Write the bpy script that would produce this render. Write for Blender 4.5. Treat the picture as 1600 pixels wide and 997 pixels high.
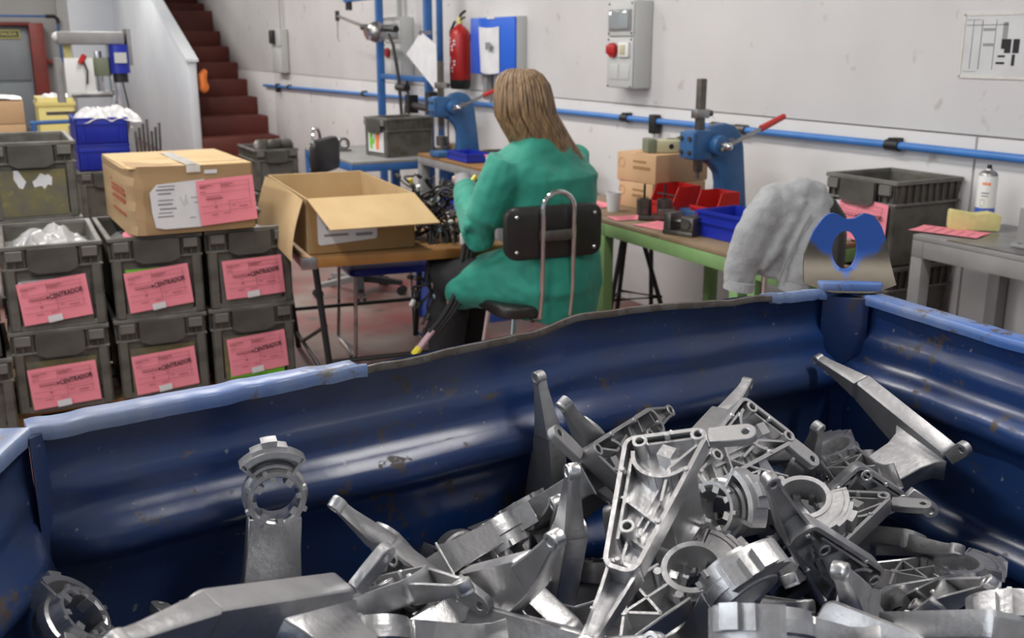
import bpy, bmesh, math, random
from math import sin, cos, pi, radians as rad
from mathutils import Vector as V, Matrix, Quaternion, noise

# ------------------------------------------------------------------ clear
for o in list(bpy.data.objects): bpy.data.objects.remove(o)
S = bpy.context.scene
COL = S.collection
random.seed(7)

# ------------------------------------------------------------------ camera
cd = bpy.data.cameras.new('camera'); cam = bpy.data.objects.new('camera', cd); COL.objects.link(cam)
cam.location = (0, 0, 1.5); cam.rotation_euler = (rad(75), 0, rad(-27.2))
cd.sensor_width = 36; cd.lens = 36; cd.clip_start = 0.05
cd.dof.use_dof = True; cd.dof.focus_distance = 1.3; cd.dof.aperture_fstop = 9.5
S.camera = cam

# ------------------------------------------------------------------ world, lamps, exposure
S.view_settings.view_transform = 'Standard'; S.view_settings.look = 'None'
S.view_settings.gamma = 1; S.view_settings.use_curve_mapping = False
S.view_settings.exposure = 0.0
w = bpy.data.worlds.new('world'); S.world = w; w.use_nodes = True
bg = w.node_tree.nodes['Background']; bg.inputs[0].default_value = (0.86, 0.93, 1.0, 1); bg.inputs[1].default_value = 0.42
def area(name, loc, rot, sx, sy, power, col=(1, 1, 1)):
    l = bpy.data.lights.new(name, 'AREA'); l.shape = 'RECTANGLE'; l.size = sx; l.size_y = sy; l.energy = power; l.color = col
    o = bpy.data.objects.new(name, l); COL.objects.link(o); o.location = loc; o.rotation_euler = rot
    return o
# area light standing for daylight from left of the camera, its source unseen
area('daylight', (-4.6, 2.6, 2.6), (rad(90), 0, rad(-90)), 6.0, 3.2, 150, (0.9, 0.95, 1.0))
LAMPS = [(-0.5, 2.4), (1.35, 0.15, 42), (1.1, 4.2), (1.3, 7.0), (1.5, 9.6), (1.2, 12.2), (1.0, 15.5), (-1.6, 5.6), (-1.6, 10.0), (0.4, 18.0)]  # the second one is added to brighten the castings in the bin
LAMP_Z = 3.3; LAMP_W = 52

# ------------------------------------------------------------------ materials
def nt(name):
    m = bpy.data.materials.new(name); m.use_nodes = True
    return m, m.node_tree.nodes, m.node_tree.links, m.node_tree.nodes['Principled BSDF']
def mat(name, col, rough=0.5, metal=0.0, col2=None, scale=6.0, bump=0.0, bscale=60.0, spots=None, spot_scale=30.0, spot_lo=0.6, spot_hi=0.7,
        spec=0.5, alpha=None, trans=0.0, emit=None, rough2=None, detail=4.0, stretch=None, sheen=0.0):
    m, N, L, b = nt(name)
    b.inputs['Roughness'].default_value = rough; b.inputs['Metallic'].default_value = metal
    b.inputs['Specular IOR Level'].default_value = spec
    b.inputs['Base Color'].default_value = (*col, 1)
    if sheen: b.inputs['Sheen Weight'].default_value = sheen
    tc = N.new('ShaderNodeTexCoord'); co = tc.outputs['Object']
    if stretch:
        mp = N.new('ShaderNodeMapping'); mp.inputs['Scale'].default_value = stretch; L.new(co, mp.inputs[0]); co = mp.outputs[0]
    if col2 or rough2 is not None:
        n = N.new('ShaderNodeTexNoise'); n.inputs['Scale'].default_value = scale; n.inputs['Detail'].default_value = detail; L.new(co, n.inputs['Vector'])
        r = N.new('ShaderNodeValToRGB'); r.color_ramp.elements[0].position = 0.35; r.color_ramp.elements[1].position = 0.68
        r.color_ramp.elements[0].color = (*col, 1); r.color_ramp.elements[1].color = (*(col2 or col), 1)
        L.new(n.outputs[0], r.inputs[0]); L.new(r.outputs[0], b.inputs['Base Color'])
        if rough2 is not None:
            mr = N.new('ShaderNodeMapRange'); mr.inputs[1].default_value = 0.3; mr.inputs[2].default_value = 0.7
            mr.inputs[3].default_value = rough; mr.inputs[4].default_value = rough2
            L.new(n.outputs[0], mr.inputs[0]); L.new(mr.outputs[0], b.inputs['Roughness'])
        last = r.outputs[0]
    else: last = None
    if spots:
        n2 = N.new('ShaderNodeTexNoise'); n2.inputs['Scale'].default_value = spot_scale; n2.inputs['Detail'].default_value = 6; L.new(co, n2.inputs['Vector'])
        r2 = N.new('ShaderNodeValToRGB'); r2.color_ramp.elements[0].position = spot_lo; r2.color_ramp.elements[1].position = spot_hi
        L.new(n2.outputs[0], r2.inputs[0])
        mx = N.new('ShaderNodeMix'); mx.data_type = 'RGBA'
        L.new(r2.outputs[0], mx.inputs[0])
        if last: L.new(last, mx.inputs[6])
        else: mx.inputs[6].default_value = (*col, 1)
        mx.inputs[7].default_value = (*spots, 1); L.new(mx.outputs[2], b.inputs['Base Color'])
    if bump:
        nb = N.new('ShaderNodeTexNoise'); nb.inputs['Scale'].default_value = bscale; nb.inputs['Detail'].default_value = 4; L.new(co, nb.inputs['Vector'])
        bp = N.new('ShaderNodeBump'); bp.inputs['Strength'].default_value = bump; bp.inputs['Distance'].default_value = 0.004
        L.new(nb.outputs[0], bp.inputs['Height']); L.new(bp.outputs[0], b.inputs['Normal'])
    if trans: b.inputs['Transmission Weight'].default_value = trans
    if alpha is not None: b.inputs['Alpha'].default_value = alpha
    if emit: b.inputs['Emission Color'].default_value = (*emit[0], 1); b.inputs['Emission Strength'].default_value = emit[1]
    return m

M = {}
M['plaster'] = mat('painted_wall', (0.66, 0.645, 0.64), 0.75, col2=(0.60, 0.585, 0.58), scale=1.6, spots=(0.36, 0.32, 0.29), spot_scale=9, spot_lo=0.655, spot_hi=0.78, bump=0.15, bscale=14)
M['backwall'] = mat('grey_wall', (0.36, 0.36, 0.35), 0.8, col2=(0.41, 0.41, 0.40), scale=0.8)
M['stairwall'] = mat('white_plaster', (0.66, 0.69, 0.72), 0.75, col2=(0.58, 0.62, 0.67), scale=1.2, bump=0.1, bscale=10)
M['ceiling'] = mat('ceiling_paint', (0.55, 0.55, 0.54), 0.9)
M['floor'] = mat('worn_floor_paint', (0.20, 0.055, 0.05), 0.55, col2=(0.23, 0.20, 0.17), scale=2.2, spots=(0.10, 0.08, 0.07), spot_scale=5, bump=0.1, bscale=30)
M['stair'] = mat('red_stair_paint', (0.10, 0.018, 0.012), 0.6, col2=(0.13, 0.024, 0.015), scale=3)
M['redframe'] = mat('red_steel', (0.22, 0.03, 0.02), 0.5, col2=(0.16, 0.025, 0.02), scale=3)
M['door'] = mat('grey_door', (0.22, 0.25, 0.27), 0.5, col2=(0.26, 0.29, 0.31), scale=2)
M['pipe'] = mat('blue_pipe', (0.055, 0.21, 0.56), 0.4, col2=(0.045, 0.17, 0.47), scale=5)
M['black'] = mat('black_plastic', (0.012, 0.012, 0.013), 0.45)
M['rubber'] = mat('black_rubber', (0.016, 0.016, 0.017), 0.6)
M['vinyl'] = mat('black_vinyl', (0.017, 0.015, 0.014), 0.38, bump=0.1, bscale=90)
M['chrome'] = mat('chrome_tube', (0.75, 0.75, 0.76), 0.12, 1.0)
M['steel'] = mat('bare_steel', (0.42, 0.42, 0.42), 0.35, 1.0, col2=(0.30, 0.29, 0.28), scale=12)
M['darksteel'] = mat('oiled_steel', (0.10, 0.095, 0.09), 0.4, 0.8, col2=(0.16, 0.14, 0.12), scale=25)
M['greysteel'] = mat('grey_painted_steel', (0.27, 0.27, 0.27), 0.5, col2=(0.22, 0.215, 0.21), scale=9)
M['bluesteel'] = mat('blue_painted_steel', (0.03, 0.13, 0.37), 0.42, col2=(0.025, 0.10, 0.28), scale=6)
M['pressblue'] = mat('blue_press_enamel', (0.035, 0.125, 0.30), 0.35, col2=(0.03, 0.10, 0.24), scale=14, spots=(0.05, 0.05, 0.06), spot_scale=22, spot_lo=0.66, spot_hi=0.72)
M['redgrip'] = mat('red_grip', (0.50, 0.035, 0.03), 0.4)
M['redplastic'] = mat('red_plastic', (0.42, 0.014, 0.012), 0.35)
M['blueplastic'] = mat('blue_plastic', (0.012, 0.022, 0.30), 0.35, col2=(0.012, 0.03, 0.36), scale=5)
M['blueplastic_light'] = mat('light_blue_plastic', (0.05, 0.12, 0.50), 0.4)
M['cabinet_blue'] = mat('bright_blue_cabinet', (0.02, 0.12, 0.62), 0.35)
M['greyplastic'] = mat('grey_box_plastic', (0.50, 0.51, 0.50), 0.4)
M['whiteplastic'] = mat('white_plastic', (0.72, 0.72, 0.70), 0.4)
M['crate'] = mat('dirty_grey_plastic', (0.070, 0.065, 0.054), 0.55, col2=(0.16, 0.152, 0.134), scale=10, spots=(0.07, 0.06, 0.035), spot_scale=10, spot_lo=0.52, spot_hi=0.7, bump=0.1)
M['crate_dark'] = mat('dark_grey_plastic', (0.045, 0.042, 0.037), 0.5, col2=(0.085, 0.08, 0.07), scale=9, bump=0.1)
M['crate_light'] = mat('pale_rim_plastic', (0.10, 0.095, 0.083), 0.5, col2=(0.19, 0.18, 0.165), scale=9)
M['residue'] = mat('glue_residue', (0.16, 0.14, 0.055), 0.6, col2=(0.105, 0.10, 0.085), scale=14, spots=(0.20, 0.17, 0.07), spot_scale=25)
M['pink'] = mat('pink_paper', (0.86, 0.27, 0.33), 0.75, col2=(0.82, 0.245, 0.305), scale=5)
M['green_card'] = mat('green_card', (0.17, 0.52, 0.03), 0.6)
M['orange'] = mat('orange_card', (0.85, 0.22, 0.04), 0.6)
M['paper'] = mat('white_paper', (0.68, 0.68, 0.69), 0.7, col2=(0.60, 0.60, 0.62), scale=9)
M['print'] = mat('printed_ink', (0.24, 0.07, 0.085), 0.8)
M['greyink'] = mat('grey_ink', (0.22, 0.22, 0.24), 0.8)
M['ink'] = mat('black_ink', (0.012, 0.010, 0.011), 0.7)
M['card'] = mat('brown_cardboard', (0.37, 0.245, 0.125), 0.8, col2=(0.31, 0.20, 0.095), scale=4, bump=0.15, bscale=25, stretch=(1, 1, 3))
M['card_in'] = mat('pale_cardboard', (0.52, 0.37, 0.19), 0.8, col2=(0.45, 0.31, 0.15), scale=5)
M['card_side'] = mat('tan_cardboard', (0.33, 0.19, 0.075), 0.8, col2=(0.28, 0.155, 0.06), scale=5)
M['carton'] = mat('small_carton', (0.55, 0.36, 0.20), 0.8, col2=(0.49, 0.31, 0.17), scale=6)
M['tape'] = mat('clear_tape', (0.62, 0.58, 0.52), 0.12, spec=0.9, col2=(0.7, 0.68, 0.64), scale=30)
M['redprint'] = mat('faded_red_print', (0.34, 0.09, 0.045), 0.8)
M['film'] = mat('plastic_film', (0.60, 0.60, 0.61), 0.25, spec=0.8, col2=(0.45, 0.45, 0.45), scale=14, alpha=0.72)
M['filmw'] = mat('white_bag_film', (0.66, 0.65, 0.65), 0.35, spec=0.7, col2=(0.50, 0.50, 0.52), scale=10)
M['wood'] = mat('worn_wood_top', (0.30, 0.155, 0.05), 0.55, col2=(0.22, 0.115, 0.04), scale=5, stretch=(1, 9, 1))
M['woodedge'] = mat('varnished_edge', (0.33, 0.15, 0.035), 0.45, col2=(0.25, 0.11, 0.025), scale=9)
M['oldtop'] = mat('grimy_bench_top', (0.20, 0.135, 0.075), 0.55, col2=(0.26, 0.19, 0.12), scale=6, spots=(0.08, 0.06, 0.045), spot_scale=9)
M['greensteel'] = mat('green_painted_steel', (0.20, 0.34, 0.13), 0.45, col2=(0.17, 0.29, 0.11), scale=8)
M['coat'] = mat('green_work_coat', (0.010, 0.235, 0.165), 0.72, col2=(0.009, 0.205, 0.145), scale=6, bump=0.25, bscale=45, sheen=0.15)
M['trousers'] = mat('black_trousers', (0.010, 0.010, 0.011), 0.85)
M['skin'] = mat('skin', (0.56, 0.33, 0.24), 0.5)
M['glove'] = mat('grey_glove', (0.25, 0.25, 0.26), 0.8)
M['shoe'] = mat('black_shoe', (0.012, 0.012, 0.012), 0.5)
M['eye'] = mat('eye', (0.05, 0.04, 0.03), 0.2)
M['lip'] = mat('lips', (0.45, 0.17, 0.15), 0.5)
M['fleece'] = mat('grey_fleece', (0.34, 0.35, 0.355), 0.95, col2=(0.29, 0.30, 0.31), scale=30, bump=0.6, bscale=120, sheen=0.3)
M['yellowbox'] = mat('yellow_plastic', (0.72, 0.62, 0.22), 0.45)
M['sponge'] = mat('yellow_sponge', (0.66, 0.60, 0.26), 0.85, col2=(0.60, 0.54, 0.24), scale=40, bump=0.3)
M['cream'] = mat('cream_casing', (0.50, 0.47, 0.30), 0.45, col2=(0.46, 0.43, 0.27), scale=8)
M['olive'] = mat('olive_casing', (0.16, 0.18, 0.12), 0.5)
M['yellow'] = mat('yellow_connector', (0.75, 0.65, 0.05), 0.4)
M['teal'] = mat('pale_blue_connector', (0.35, 0.55, 0.62), 0.4)
M['whitecon'] = mat('white_connector', (0.7, 0.7, 0.68), 0.4)
M['pinkwire'] = mat('pale_pink_sleeve', (0.55, 0.36, 0.40), 0.5)
M['glass'] = mat('clear_window_plastic', (0.30, 0.33, 0.34), 0.04, spec=1.0)
M['lampwhite'] = mat('lamp_diffuser', (0.9, 0.9, 0.9), 0.5, emit=((1, 0.97, 0.92), 9.0))
M['cast'] = mat('cast_aluminium', (0.66, 0.66, 0.67), 0.33, 0.98, col2=(0.47, 0.47, 0.48), scale=22, rough2=0.48, bump=0.16, bscale=130)
M['cast_bright'] = mat('machined_aluminium', (0.74, 0.74, 0.74), 0.30, 0.98, col2=(0.56, 0.56, 0.56), scale=30, rough2=0.48, bump=0.06, bscale=160)
M['cast_dark'] = mat('shaded_cast_aluminium', (0.42, 0.42, 0.43), 0.46, 0.88, col2=(0.31, 0.31, 0.32), scale=18, rough2=0.58, bump=0.2, bscale=120)  # same cast metal, darkened to stand for less lamp light
M['sign'] = mat('sign_yellow', (0.55, 0.50, 0.15), 0.5)
M['signdark'] = mat('sign_dark', (0.02, 0.03, 0.02), 0.5)
M['clearfilm'] = mat('laminate_film', (0.62, 0.62, 0.62), 0.1, spec=0.9, col2=(0.56, 0.56, 0.56), scale=8)

def bin_material(name, blue, blue2, rust_lo, rough=0.3, grime=(.040, .043, .050, 1)):
    m, N, L, b = nt(name)
    tc = N.new('ShaderNodeTexCoord')
    n1 = N.new('ShaderNodeTexNoise'); n1.inputs['Scale'].default_value = 3.2; n1.inputs['Detail'].default_value = 5; L.new(tc.outputs['Object'], n1.inputs[0])
    r1 = N.new('ShaderNodeValToRGB'); r1.color_ramp.elements[0].position = .38; r1.color_ramp.elements[1].position = .66
    r1.color_ramp.elements[0].color = (*blue, 1); r1.color_ramp.elements[1].color = (*blue2, 1); L.new(n1.outputs[0], r1.inputs[0])
    n2 = N.new('ShaderNodeTexNoise'); n2.inputs['Scale'].default_value = 26; n2.inputs['Detail'].default_value = 8; n2.inputs['Roughness'].default_value = .7; L.new(tc.outputs['Object'], n2.inputs[0])
    n3 = N.new('ShaderNodeTexNoise'); n3.inputs['Scale'].default_value = 2.4; n3.inputs['Detail'].default_value = 3; L.new(tc.outputs['Object'], n3.inputs[0])
    ad = N.new('ShaderNodeMath'); ad.operation = 'MULTIPLY_ADD'; ad.inputs[1].default_value = .45; L.new(n3.outputs[0], ad.inputs[0]); L.new(n2.outputs[0], ad.inputs[2])
    r2 = N.new('ShaderNodeValToRGB'); r2.color_ramp.elements[0].position = rust_lo; r2.color_ramp.elements[1].position = rust_lo + .06; L.new(ad.outputs[0], r2.inputs[0])
    mx = N.new('ShaderNodeMix'); mx.data_type = 'RGBA'; L.new(r2.outputs[0], mx.inputs[0]); L.new(r1.outputs[0], mx.inputs[6]); mx.inputs[7].default_value = (.058, .040, .030, 1)
    # broad greyish grime
    n5 = N.new('ShaderNodeTexNoise'); n5.inputs['Scale'].default_value = 2.1; n5.inputs['Detail'].default_value = 7; n5.inputs['Roughness'].default_value = .65; L.new(tc.outputs['Object'], n5.inputs[0])
    r5 = N.new('ShaderNodeValToRGB'); r5.color_ramp.elements[0].position = .44; r5.color_ramp.elements[1].position = .62; r5.color_ramp.elements[1].color = (.55, .55, .55, 1); L.new(n5.outputs[0], r5.inputs[0])
    mx5 = N.new('ShaderNodeMix'); mx5.data_type = 'RGBA'; L.new(r5.outputs[0], mx5.inputs[0]); L.new(mx.outputs[2], mx5.inputs[6]); mx5.inputs[7].default_value = grime; mx = mx5
    # fine pale scratches
    n4 = N.new('ShaderNodeTexNoise'); n4.inputs['Scale'].default_value = 90; n4.inputs['Detail'].default_value = 2; L.new(tc.outputs['Object'], n4.inputs[0])
    r4 = N.new('ShaderNodeValToRGB'); r4.color_ramp.elements[0].position = .70; r4.color_ramp.elements[1].position = .78; L.new(n4.outputs[0], r4.inputs[0])
    mx2 = N.new('ShaderNodeMix'); mx2.data_type = 'RGBA'; L.new(r4.outputs[0], mx2.inputs[0]); L.new(mx.outputs[2], mx2.inputs[6]); mx2.inputs[7].default_value = (.16, .17, .20, 1)
    L.new(mx2.outputs[2], b.inputs['Base Color'])
    ro = N.new('ShaderNodeMapRange'); ro.inputs[3].default_value = rough; ro.inputs[4].default_value = .62; L.new(r2.outputs[0], ro.inputs[0]); L.new(ro.outputs[0], b.inputs['Roughness'])
    bp = N.new('ShaderNodeBump'); bp.inputs['Strength'].default_value = .12; bp.inputs['Distance'].default_value = .003; L.new(n2.outputs[0], bp.inputs['Height']); L.new(bp.outputs[0], b.inputs['Normal'])
    b.inputs['Specular IOR Level'].default_value = .6
    return m
M['bin'] = bin_material('worn_blue_bin_paint', (.007, .032, .135), (.018, .050, .155), .80)
M['binrim'] = bin_material('scuffed_rim_paint', (.05, .13, .38), (.17, .24, .40), .78, .38, (.27, .28, .30, 1))
M['binrust'] = bin_material('rusty_rim_paint', (.085, .080, .080), (.13, .115, .10), .70, .42, (.10, .088, .075, 1))
def lug_material():
    m, N, L, b = nt('half_worn_lug')
    tc = N.new('ShaderNodeTexCoord'); sp = N.new('ShaderNodeSeparateXYZ'); L.new(tc.outputs['Object'], sp.inputs[0])
    n = N.new('ShaderNodeTexNoise'); n.inputs['Scale'].default_value = 28; n.inputs['Detail'].default_value = 6; L.new(tc.outputs['Object'], n.inputs[0])
    # bare metal in the lower part and at the outer edges, where the hook rubs
    ax = N.new('ShaderNodeMath'); ax.operation = 'ABSOLUTE'; L.new(sp.outputs[0], ax.inputs[0])
    a = N.new('ShaderNodeMath'); a.operation = 'MULTIPLY_ADD'; a.inputs[1].default_value = 9.0; L.new(ax.outputs[0], a.inputs[0]); a.inputs[2].default_value = .62
    c = N.new('ShaderNodeMath'); c.operation = 'MULTIPLY_ADD'; c.inputs[1].default_value = -11.0; L.new(sp.outputs[2], c.inputs[0]); L.new(a.outputs[0], c.inputs[2])
    d = N.new('ShaderNodeMath'); d.operation = 'MULTIPLY_ADD'; d.inputs[1].default_value = .7; L.new(n.outputs[0], d.inputs[0]); L.new(c.outputs[0], d.inputs[2])
    r = N.new('ShaderNodeValToRGB'); r.color_ramp.elements[0].position = .78; r.color_ramp.elements[1].position = .92; L.new(d.outputs[0], r.inputs[0])
    mx = N.new('ShaderNodeMix'); mx.data_type = 'RGBA'; L.new(r.outputs[0], mx.inputs[0]); mx.inputs[6].default_value = (.016, .075, .32, 1); mx.inputs[7].default_value = (.105, .092, .074, 1)
    L.new(mx.outputs[2], b.inputs['Base Color']); b.inputs['Roughness'].default_value = .52
    me = N.new('ShaderNodeMath'); me.operation = 'MULTIPLY'; me.inputs[1].default_value = .7; L.new(r.outputs[0], me.inputs[0]); L.new(me.outputs[0], b.inputs['Metallic'])
    bp = N.new('ShaderNodeBump'); bp.inputs['Strength'].default_value = .3; bp.inputs['Distance'].default_value = .003; L.new(n.outputs[0], bp.inputs['Height']); L.new(bp.outputs[0], b.inputs['Normal'])
    return m
M['lug'] = lug_material()
def hair_material():
    m, N, L, b = nt('dark_blonde_hair')
    tc = N.new('ShaderNodeTexCoord'); mp = N.new('ShaderNodeMapping'); mp.inputs['Scale'].default_value = (34, 34, 2.2); L.new(tc.outputs['Object'], mp.inputs[0])
    n = N.new('ShaderNodeTexNoise'); n.inputs['Scale'].default_value = 3.0; n.inputs['Detail'].default_value = 5; L.new(mp.outputs[0], n.inputs[0])
    r = N.new('ShaderNodeValToRGB'); r.color_ramp.elements[0].position = .32; r.color_ramp.elements[1].position = .68
    r.color_ramp.elements[0].color = (.085, .045, .020, 1); r.color_ramp.elements[1].color = (.30, .19, .095, 1); L.new(n.outputs[0], r.inputs[0]); L.new(r.outputs[0], b.inputs['Base Color'])
    b.inputs['Roughness'].default_value = .42
    bp = N.new('ShaderNodeBump'); bp.inputs['Strength'].default_value = .5; bp.inputs['Distance'].default_value = .004; L.new(n.outputs[0], bp.inputs['Height']); L.new(bp.outputs[0], b.inputs['Normal'])
    return m
M['hair'] = hair_material()

# ------------------------------------------------------------------ helpers
def frame(d):
    d = V(d).normalized(); a = V((0, 0, 1)) if abs(d.z) < .9 else V((1, 0, 0))
    u = d.cross(a).normalized(); return u, d.cross(u).normalized()
class MB:
    def __init__(s): s.v = []; s.f = []
    def add(s, vs, fs, T=None):
        k = len(s.v); s.v += [tuple(T @ V(p)) if T else tuple(p) for p in vs]; s.f += [tuple(i + k for i in f) for f in fs]; return s
    def boxb(s, x0, x1, y0, y1, z0, z1, T=None):
        vs = [(x, y, z) for z in (z0, z1) for y in (y0, y1) for x in (x0, x1)]
        return s.add(vs, [(0, 2, 3, 1), (4, 5, 7, 6), (0, 1, 5, 4), (2, 6, 7, 3), (0, 4, 6, 2), (1, 3, 7, 5)], T)
    def box(s, c, d, T=None): return s.boxb(c[0]-d[0]/2, c[0]+d[0]/2, c[1]-d[1]/2, c[1]+d[1]/2, c[2]-d[2]/2, c[2]+d[2]/2, T)
    def bar(s, p0, p1, w, h):
        p0, p1 = V(p0), V(p1); u, q = frame(p1 - p0); vs = []
        for p in (p0, p1):
            for a, b in ((-1, -1), (1, -1), (1, 1), (-1, 1)): vs.append(p + u*a*w/2 + q*b*h/2)
        return s.add(vs, [(0, 3, 2, 1), (4, 5, 6, 7)] + [(i, (i+1) % 4, 4+(i+1) % 4, 4+i) for i in range(4)])
    def cyl(s, p0, p1, r0, r1=None, n=14, caps=True):
        r1 = r0 if r1 is None else r1; p0, p1 = V(p0), V(p1); u, q = frame(p1 - p0)
        vs = [p + (u*cos(2*pi*i/n) + q*sin(2*pi*i/n))*r for p, r in ((p0, r0), (p1, r1)) for i in range(n)]
        fs = [(i, (i+1) % n, n+(i+1) % n, n+i) for i in range(n)]
        if caps: fs += [tuple(range(n-1, -1, -1)), tuple(range(n, 2*n))]
        return s.add(vs, fs)
    def tube(s, pts, r, n=8, closed=False):
        pts = [V(p) for p in pts]; m = len(pts); vs = []; u = None
        rr = r if isinstance(r, (list, tuple)) else [r]*m
        for i, p in enumerate(pts):
            a = pts[(i-1) % m] if closed or i > 0 else p; b = pts[(i+1) % m] if closed or i < m-1 else p
            d = (b - a).normalized()
            if u is None: u, _ = frame(d)
            u = (u - d*u.dot(d))
            if u.length < 1e-5: u, _ = frame(d)
            u.normalize(); q = d.cross(u)
            vs += [p + (u*cos(2*pi*j/n) + q*sin(2*pi*j/n))*rr[i] for j in range(n)]
        fs = []
        for i in range(m if closed else m-1):
            for j in range(n): fs.append((i*n+j, i*n+(j+1) % n, ((i+1) % m)*n+(j+1) % n, ((i+1) % m)*n+j))
        if not closed: fs += [tuple(range(n-1, -1, -1)), tuple((m-1)*n+j for j in range(n))]
        return s.add(vs, fs)
    def prism(s, poly, a, b, ax='z', T=None):
        def P(p, h): return {'z': (p[0], p[1], h), 'y': (p[0], h, p[1]), 'x': (h, p[0], p[1])}[ax]
        n = len(poly); vs = [P(p, a) for p in poly] + [P(p, b) for p in poly]
        return s.add(vs, [tuple(range(n-1, -1, -1)), tuple(range(n, 2*n))] + [(i, (i+1) % n, n+(i+1) % n, n+i) for i in range(n)], T)
    def loft(s, loops, caps=True, closed=True):
        n = len(loops[0]); vs = [p for l in loops for p in l]; fs = []
        for i in range(len(loops)-1):
            for j in range(n if closed else n-1): fs.append((i*n+j, i*n+(j+1) % n, (i+1)*n+(j+1) % n, (i+1)*n+j))
        if caps: fs += [tuple(range(n-1, -1, -1)), tuple((len(loops)-1)*n+j for j in range(n))]
        return s.add(vs, fs)
    def lathe(s, prof, n=20, T=None, caps=True):
        return s.add(*(lambda l: (l[0], l[1]))(_loft([[(r*cos(2*pi*j/n), r*sin(2*pi*j/n), z) for j in range(n)] for r, z in prof], caps)), T)
    def grid(s, fn, nu, nv):
        vs = [fn(i/nu, j/nv) for i in range(nu+1) for j in range(nv+1)]
        return s.add(vs, [(i*(nv+1)+j, (i+1)*(nv+1)+j, (i+1)*(nv+1)+j+1, i*(nv+1)+j+1) for i in range(nu) for j in range(nv)])
    def holed(s, outer, inner, a, b, ax='z'):
        def P(p, h): return {'z': (p[0], p[1], h), 'y': (p[0], h, p[1]), 'x': (h, p[0], p[1])}[ax]
        n = len(outer); vs = [P(p, a) for p in outer] + [P(p, a) for p in inner] + [P(p, b) for p in outer] + [P(p, b) for p in inner]; fs = []
        for i in range(n):
            j = (i+1) % n
            fs += [(i, n+i, n+j, j), (2*n+i, 2*n+j, 3*n+j, 3*n+i), (i, j, 2*n+j, 2*n+i), (n+i, 3*n+i, 3*n+j, n+j)]
        return s.add(vs, fs)
    def ball(s, c, r, nu=10, nv=8, sc=(1, 1, 1)):
        vs = [(c[0], c[1], c[2]-r*sc[2])]; fs = []
        for i in range(1, nv):
            t = -pi/2 + pi*i/nv
            for j in range(nu): a = 2*pi*j/nu; vs.append((c[0]+r*sc[0]*cos(t)*cos(a), c[1]+r*sc[1]*cos(t)*sin(a), c[2]+r*sc[2]*sin(t)))
        vs.append((c[0], c[1], c[2]+r*sc[2])); k = len(vs)-1
        for j in range(nu): fs.append((0, 1+(j+1) % nu, 1+j)); fs.append((k, k-nu+j, k-nu+(j+1) % nu))
        for i in range(nv-2):
            for j in range(nu): fs.append((1+i*nu+j, 1+i*nu+(j+1) % nu, 1+(i+1)*nu+(j+1) % nu, 1+(i+1)*nu+j))
        return s.add(vs, fs)
    def mesh(s, name, m=None, bevel=0.0, smooth=35, seg=2, recalc=True):
        me = bpy.data.meshes.new(name); me.from_pydata(s.v, [], s.f); me.validate()
        bm = bmesh.new(); bm.from_mesh(me)
        if recalc: bmesh.ops.recalc_face_normals(bm, faces=bm.faces)
        if bevel:
            es = [e for e in bm.edges if len(e.link_faces) == 2 and e.calc_face_angle(0) > .5]
            bmesh.ops.bevel(bm, geom=es, offset=bevel, segments=seg, profile=.5, affect='EDGES', clamp_overlap=True)
        bm.to_mesh(me); bm.free()
        if smooth:
            for p in me.polygons: p.use_smooth = True
            me.set_sharp_from_angle(angle=rad(smooth))
        if m: me.materials.append(M[m] if isinstance(m, str) else m)
        return me
    def build(s, name, m, parent=None, **k):
        o = bpy.data.objects.new(name, s.mesh(name, m, **k)); COL.objects.link(o)
        if parent: o.parent = parent
        return o
def _loft(loops, caps):
    t = MB(); t.loft(loops, caps); return t.v, t.f
def tag(o, label=None, cat=None, group=None, kind=None):
    if label: o['label'] = label
    if cat: o['category'] = cat
    if group: o['group'] = group
    if kind: o['kind'] = kind
    return o
def thing(name, label, cat, loc=(0, 0, 0), rz=0, group=None):
    o = bpy.data.objects.new(name, None); COL.objects.link(o); o.location = loc; o.rotation_euler = (0, 0, rz); o.empty_display_size = .1
    return tag(o, label, cat, group)
def inst(name, me, parent, loc=None, rot=None):
    o = bpy.data.objects.new(name, me); COL.objects.link(o); o.parent = parent
    if loc: o.location = loc
    if rot: o.rotation_euler = rot
    return o
def kids(o): return [c for c in bpy.data.objects if c.parent == o]
def copy_tree(o, loc, rz=None, label=None, group=None, parent=None):
    c = o.copy(); COL.objects.link(c)
    if parent: c.parent = parent
    else:
        c.location = loc
        if rz is not None: c.rotation_euler = (0, 0, rz)
    if label: c['label'] = label
    if group: c['group'] = group
    for ch in kids(o): copy_tree(ch, None, parent=c)
    return c
def structure(o): o['kind'] = 'structure'; return o
def rounded(pts, radii, n=5):
    out = []; m = len(pts)
    for i, p in enumerate(pts):
        p = V((p[0], p[1])); a = V((pts[i-1][0], pts[i-1][1])); b = V((pts[(i+1) % m][0], pts[(i+1) % m][1])); r = radii[i] if isinstance(radii, (list, tuple)) else radii
        da = (a-p).normalized(); db = (b-p).normalized(); ang = da.angle(db)
        t = min(r/math.tan(ang/2), (a-p).length*.49, (b-p).length*.49); r = t*math.tan(ang/2)
        c = p + (da+db).normalized()*(r/sin(ang/2))
        s0 = p + da*t - c; s1 = p + db*t - c
        a0 = math.atan2(s0.y, s0.x); a1 = math.atan2(s1.y, s1.x); d = (a1-a0+pi) % (2*pi)-pi
        for k in range(n+1): q = a0+d*k/n; out.append((c.x+r*cos(q), c.y+r*sin(q)))
    return out
_text = {}
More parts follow.
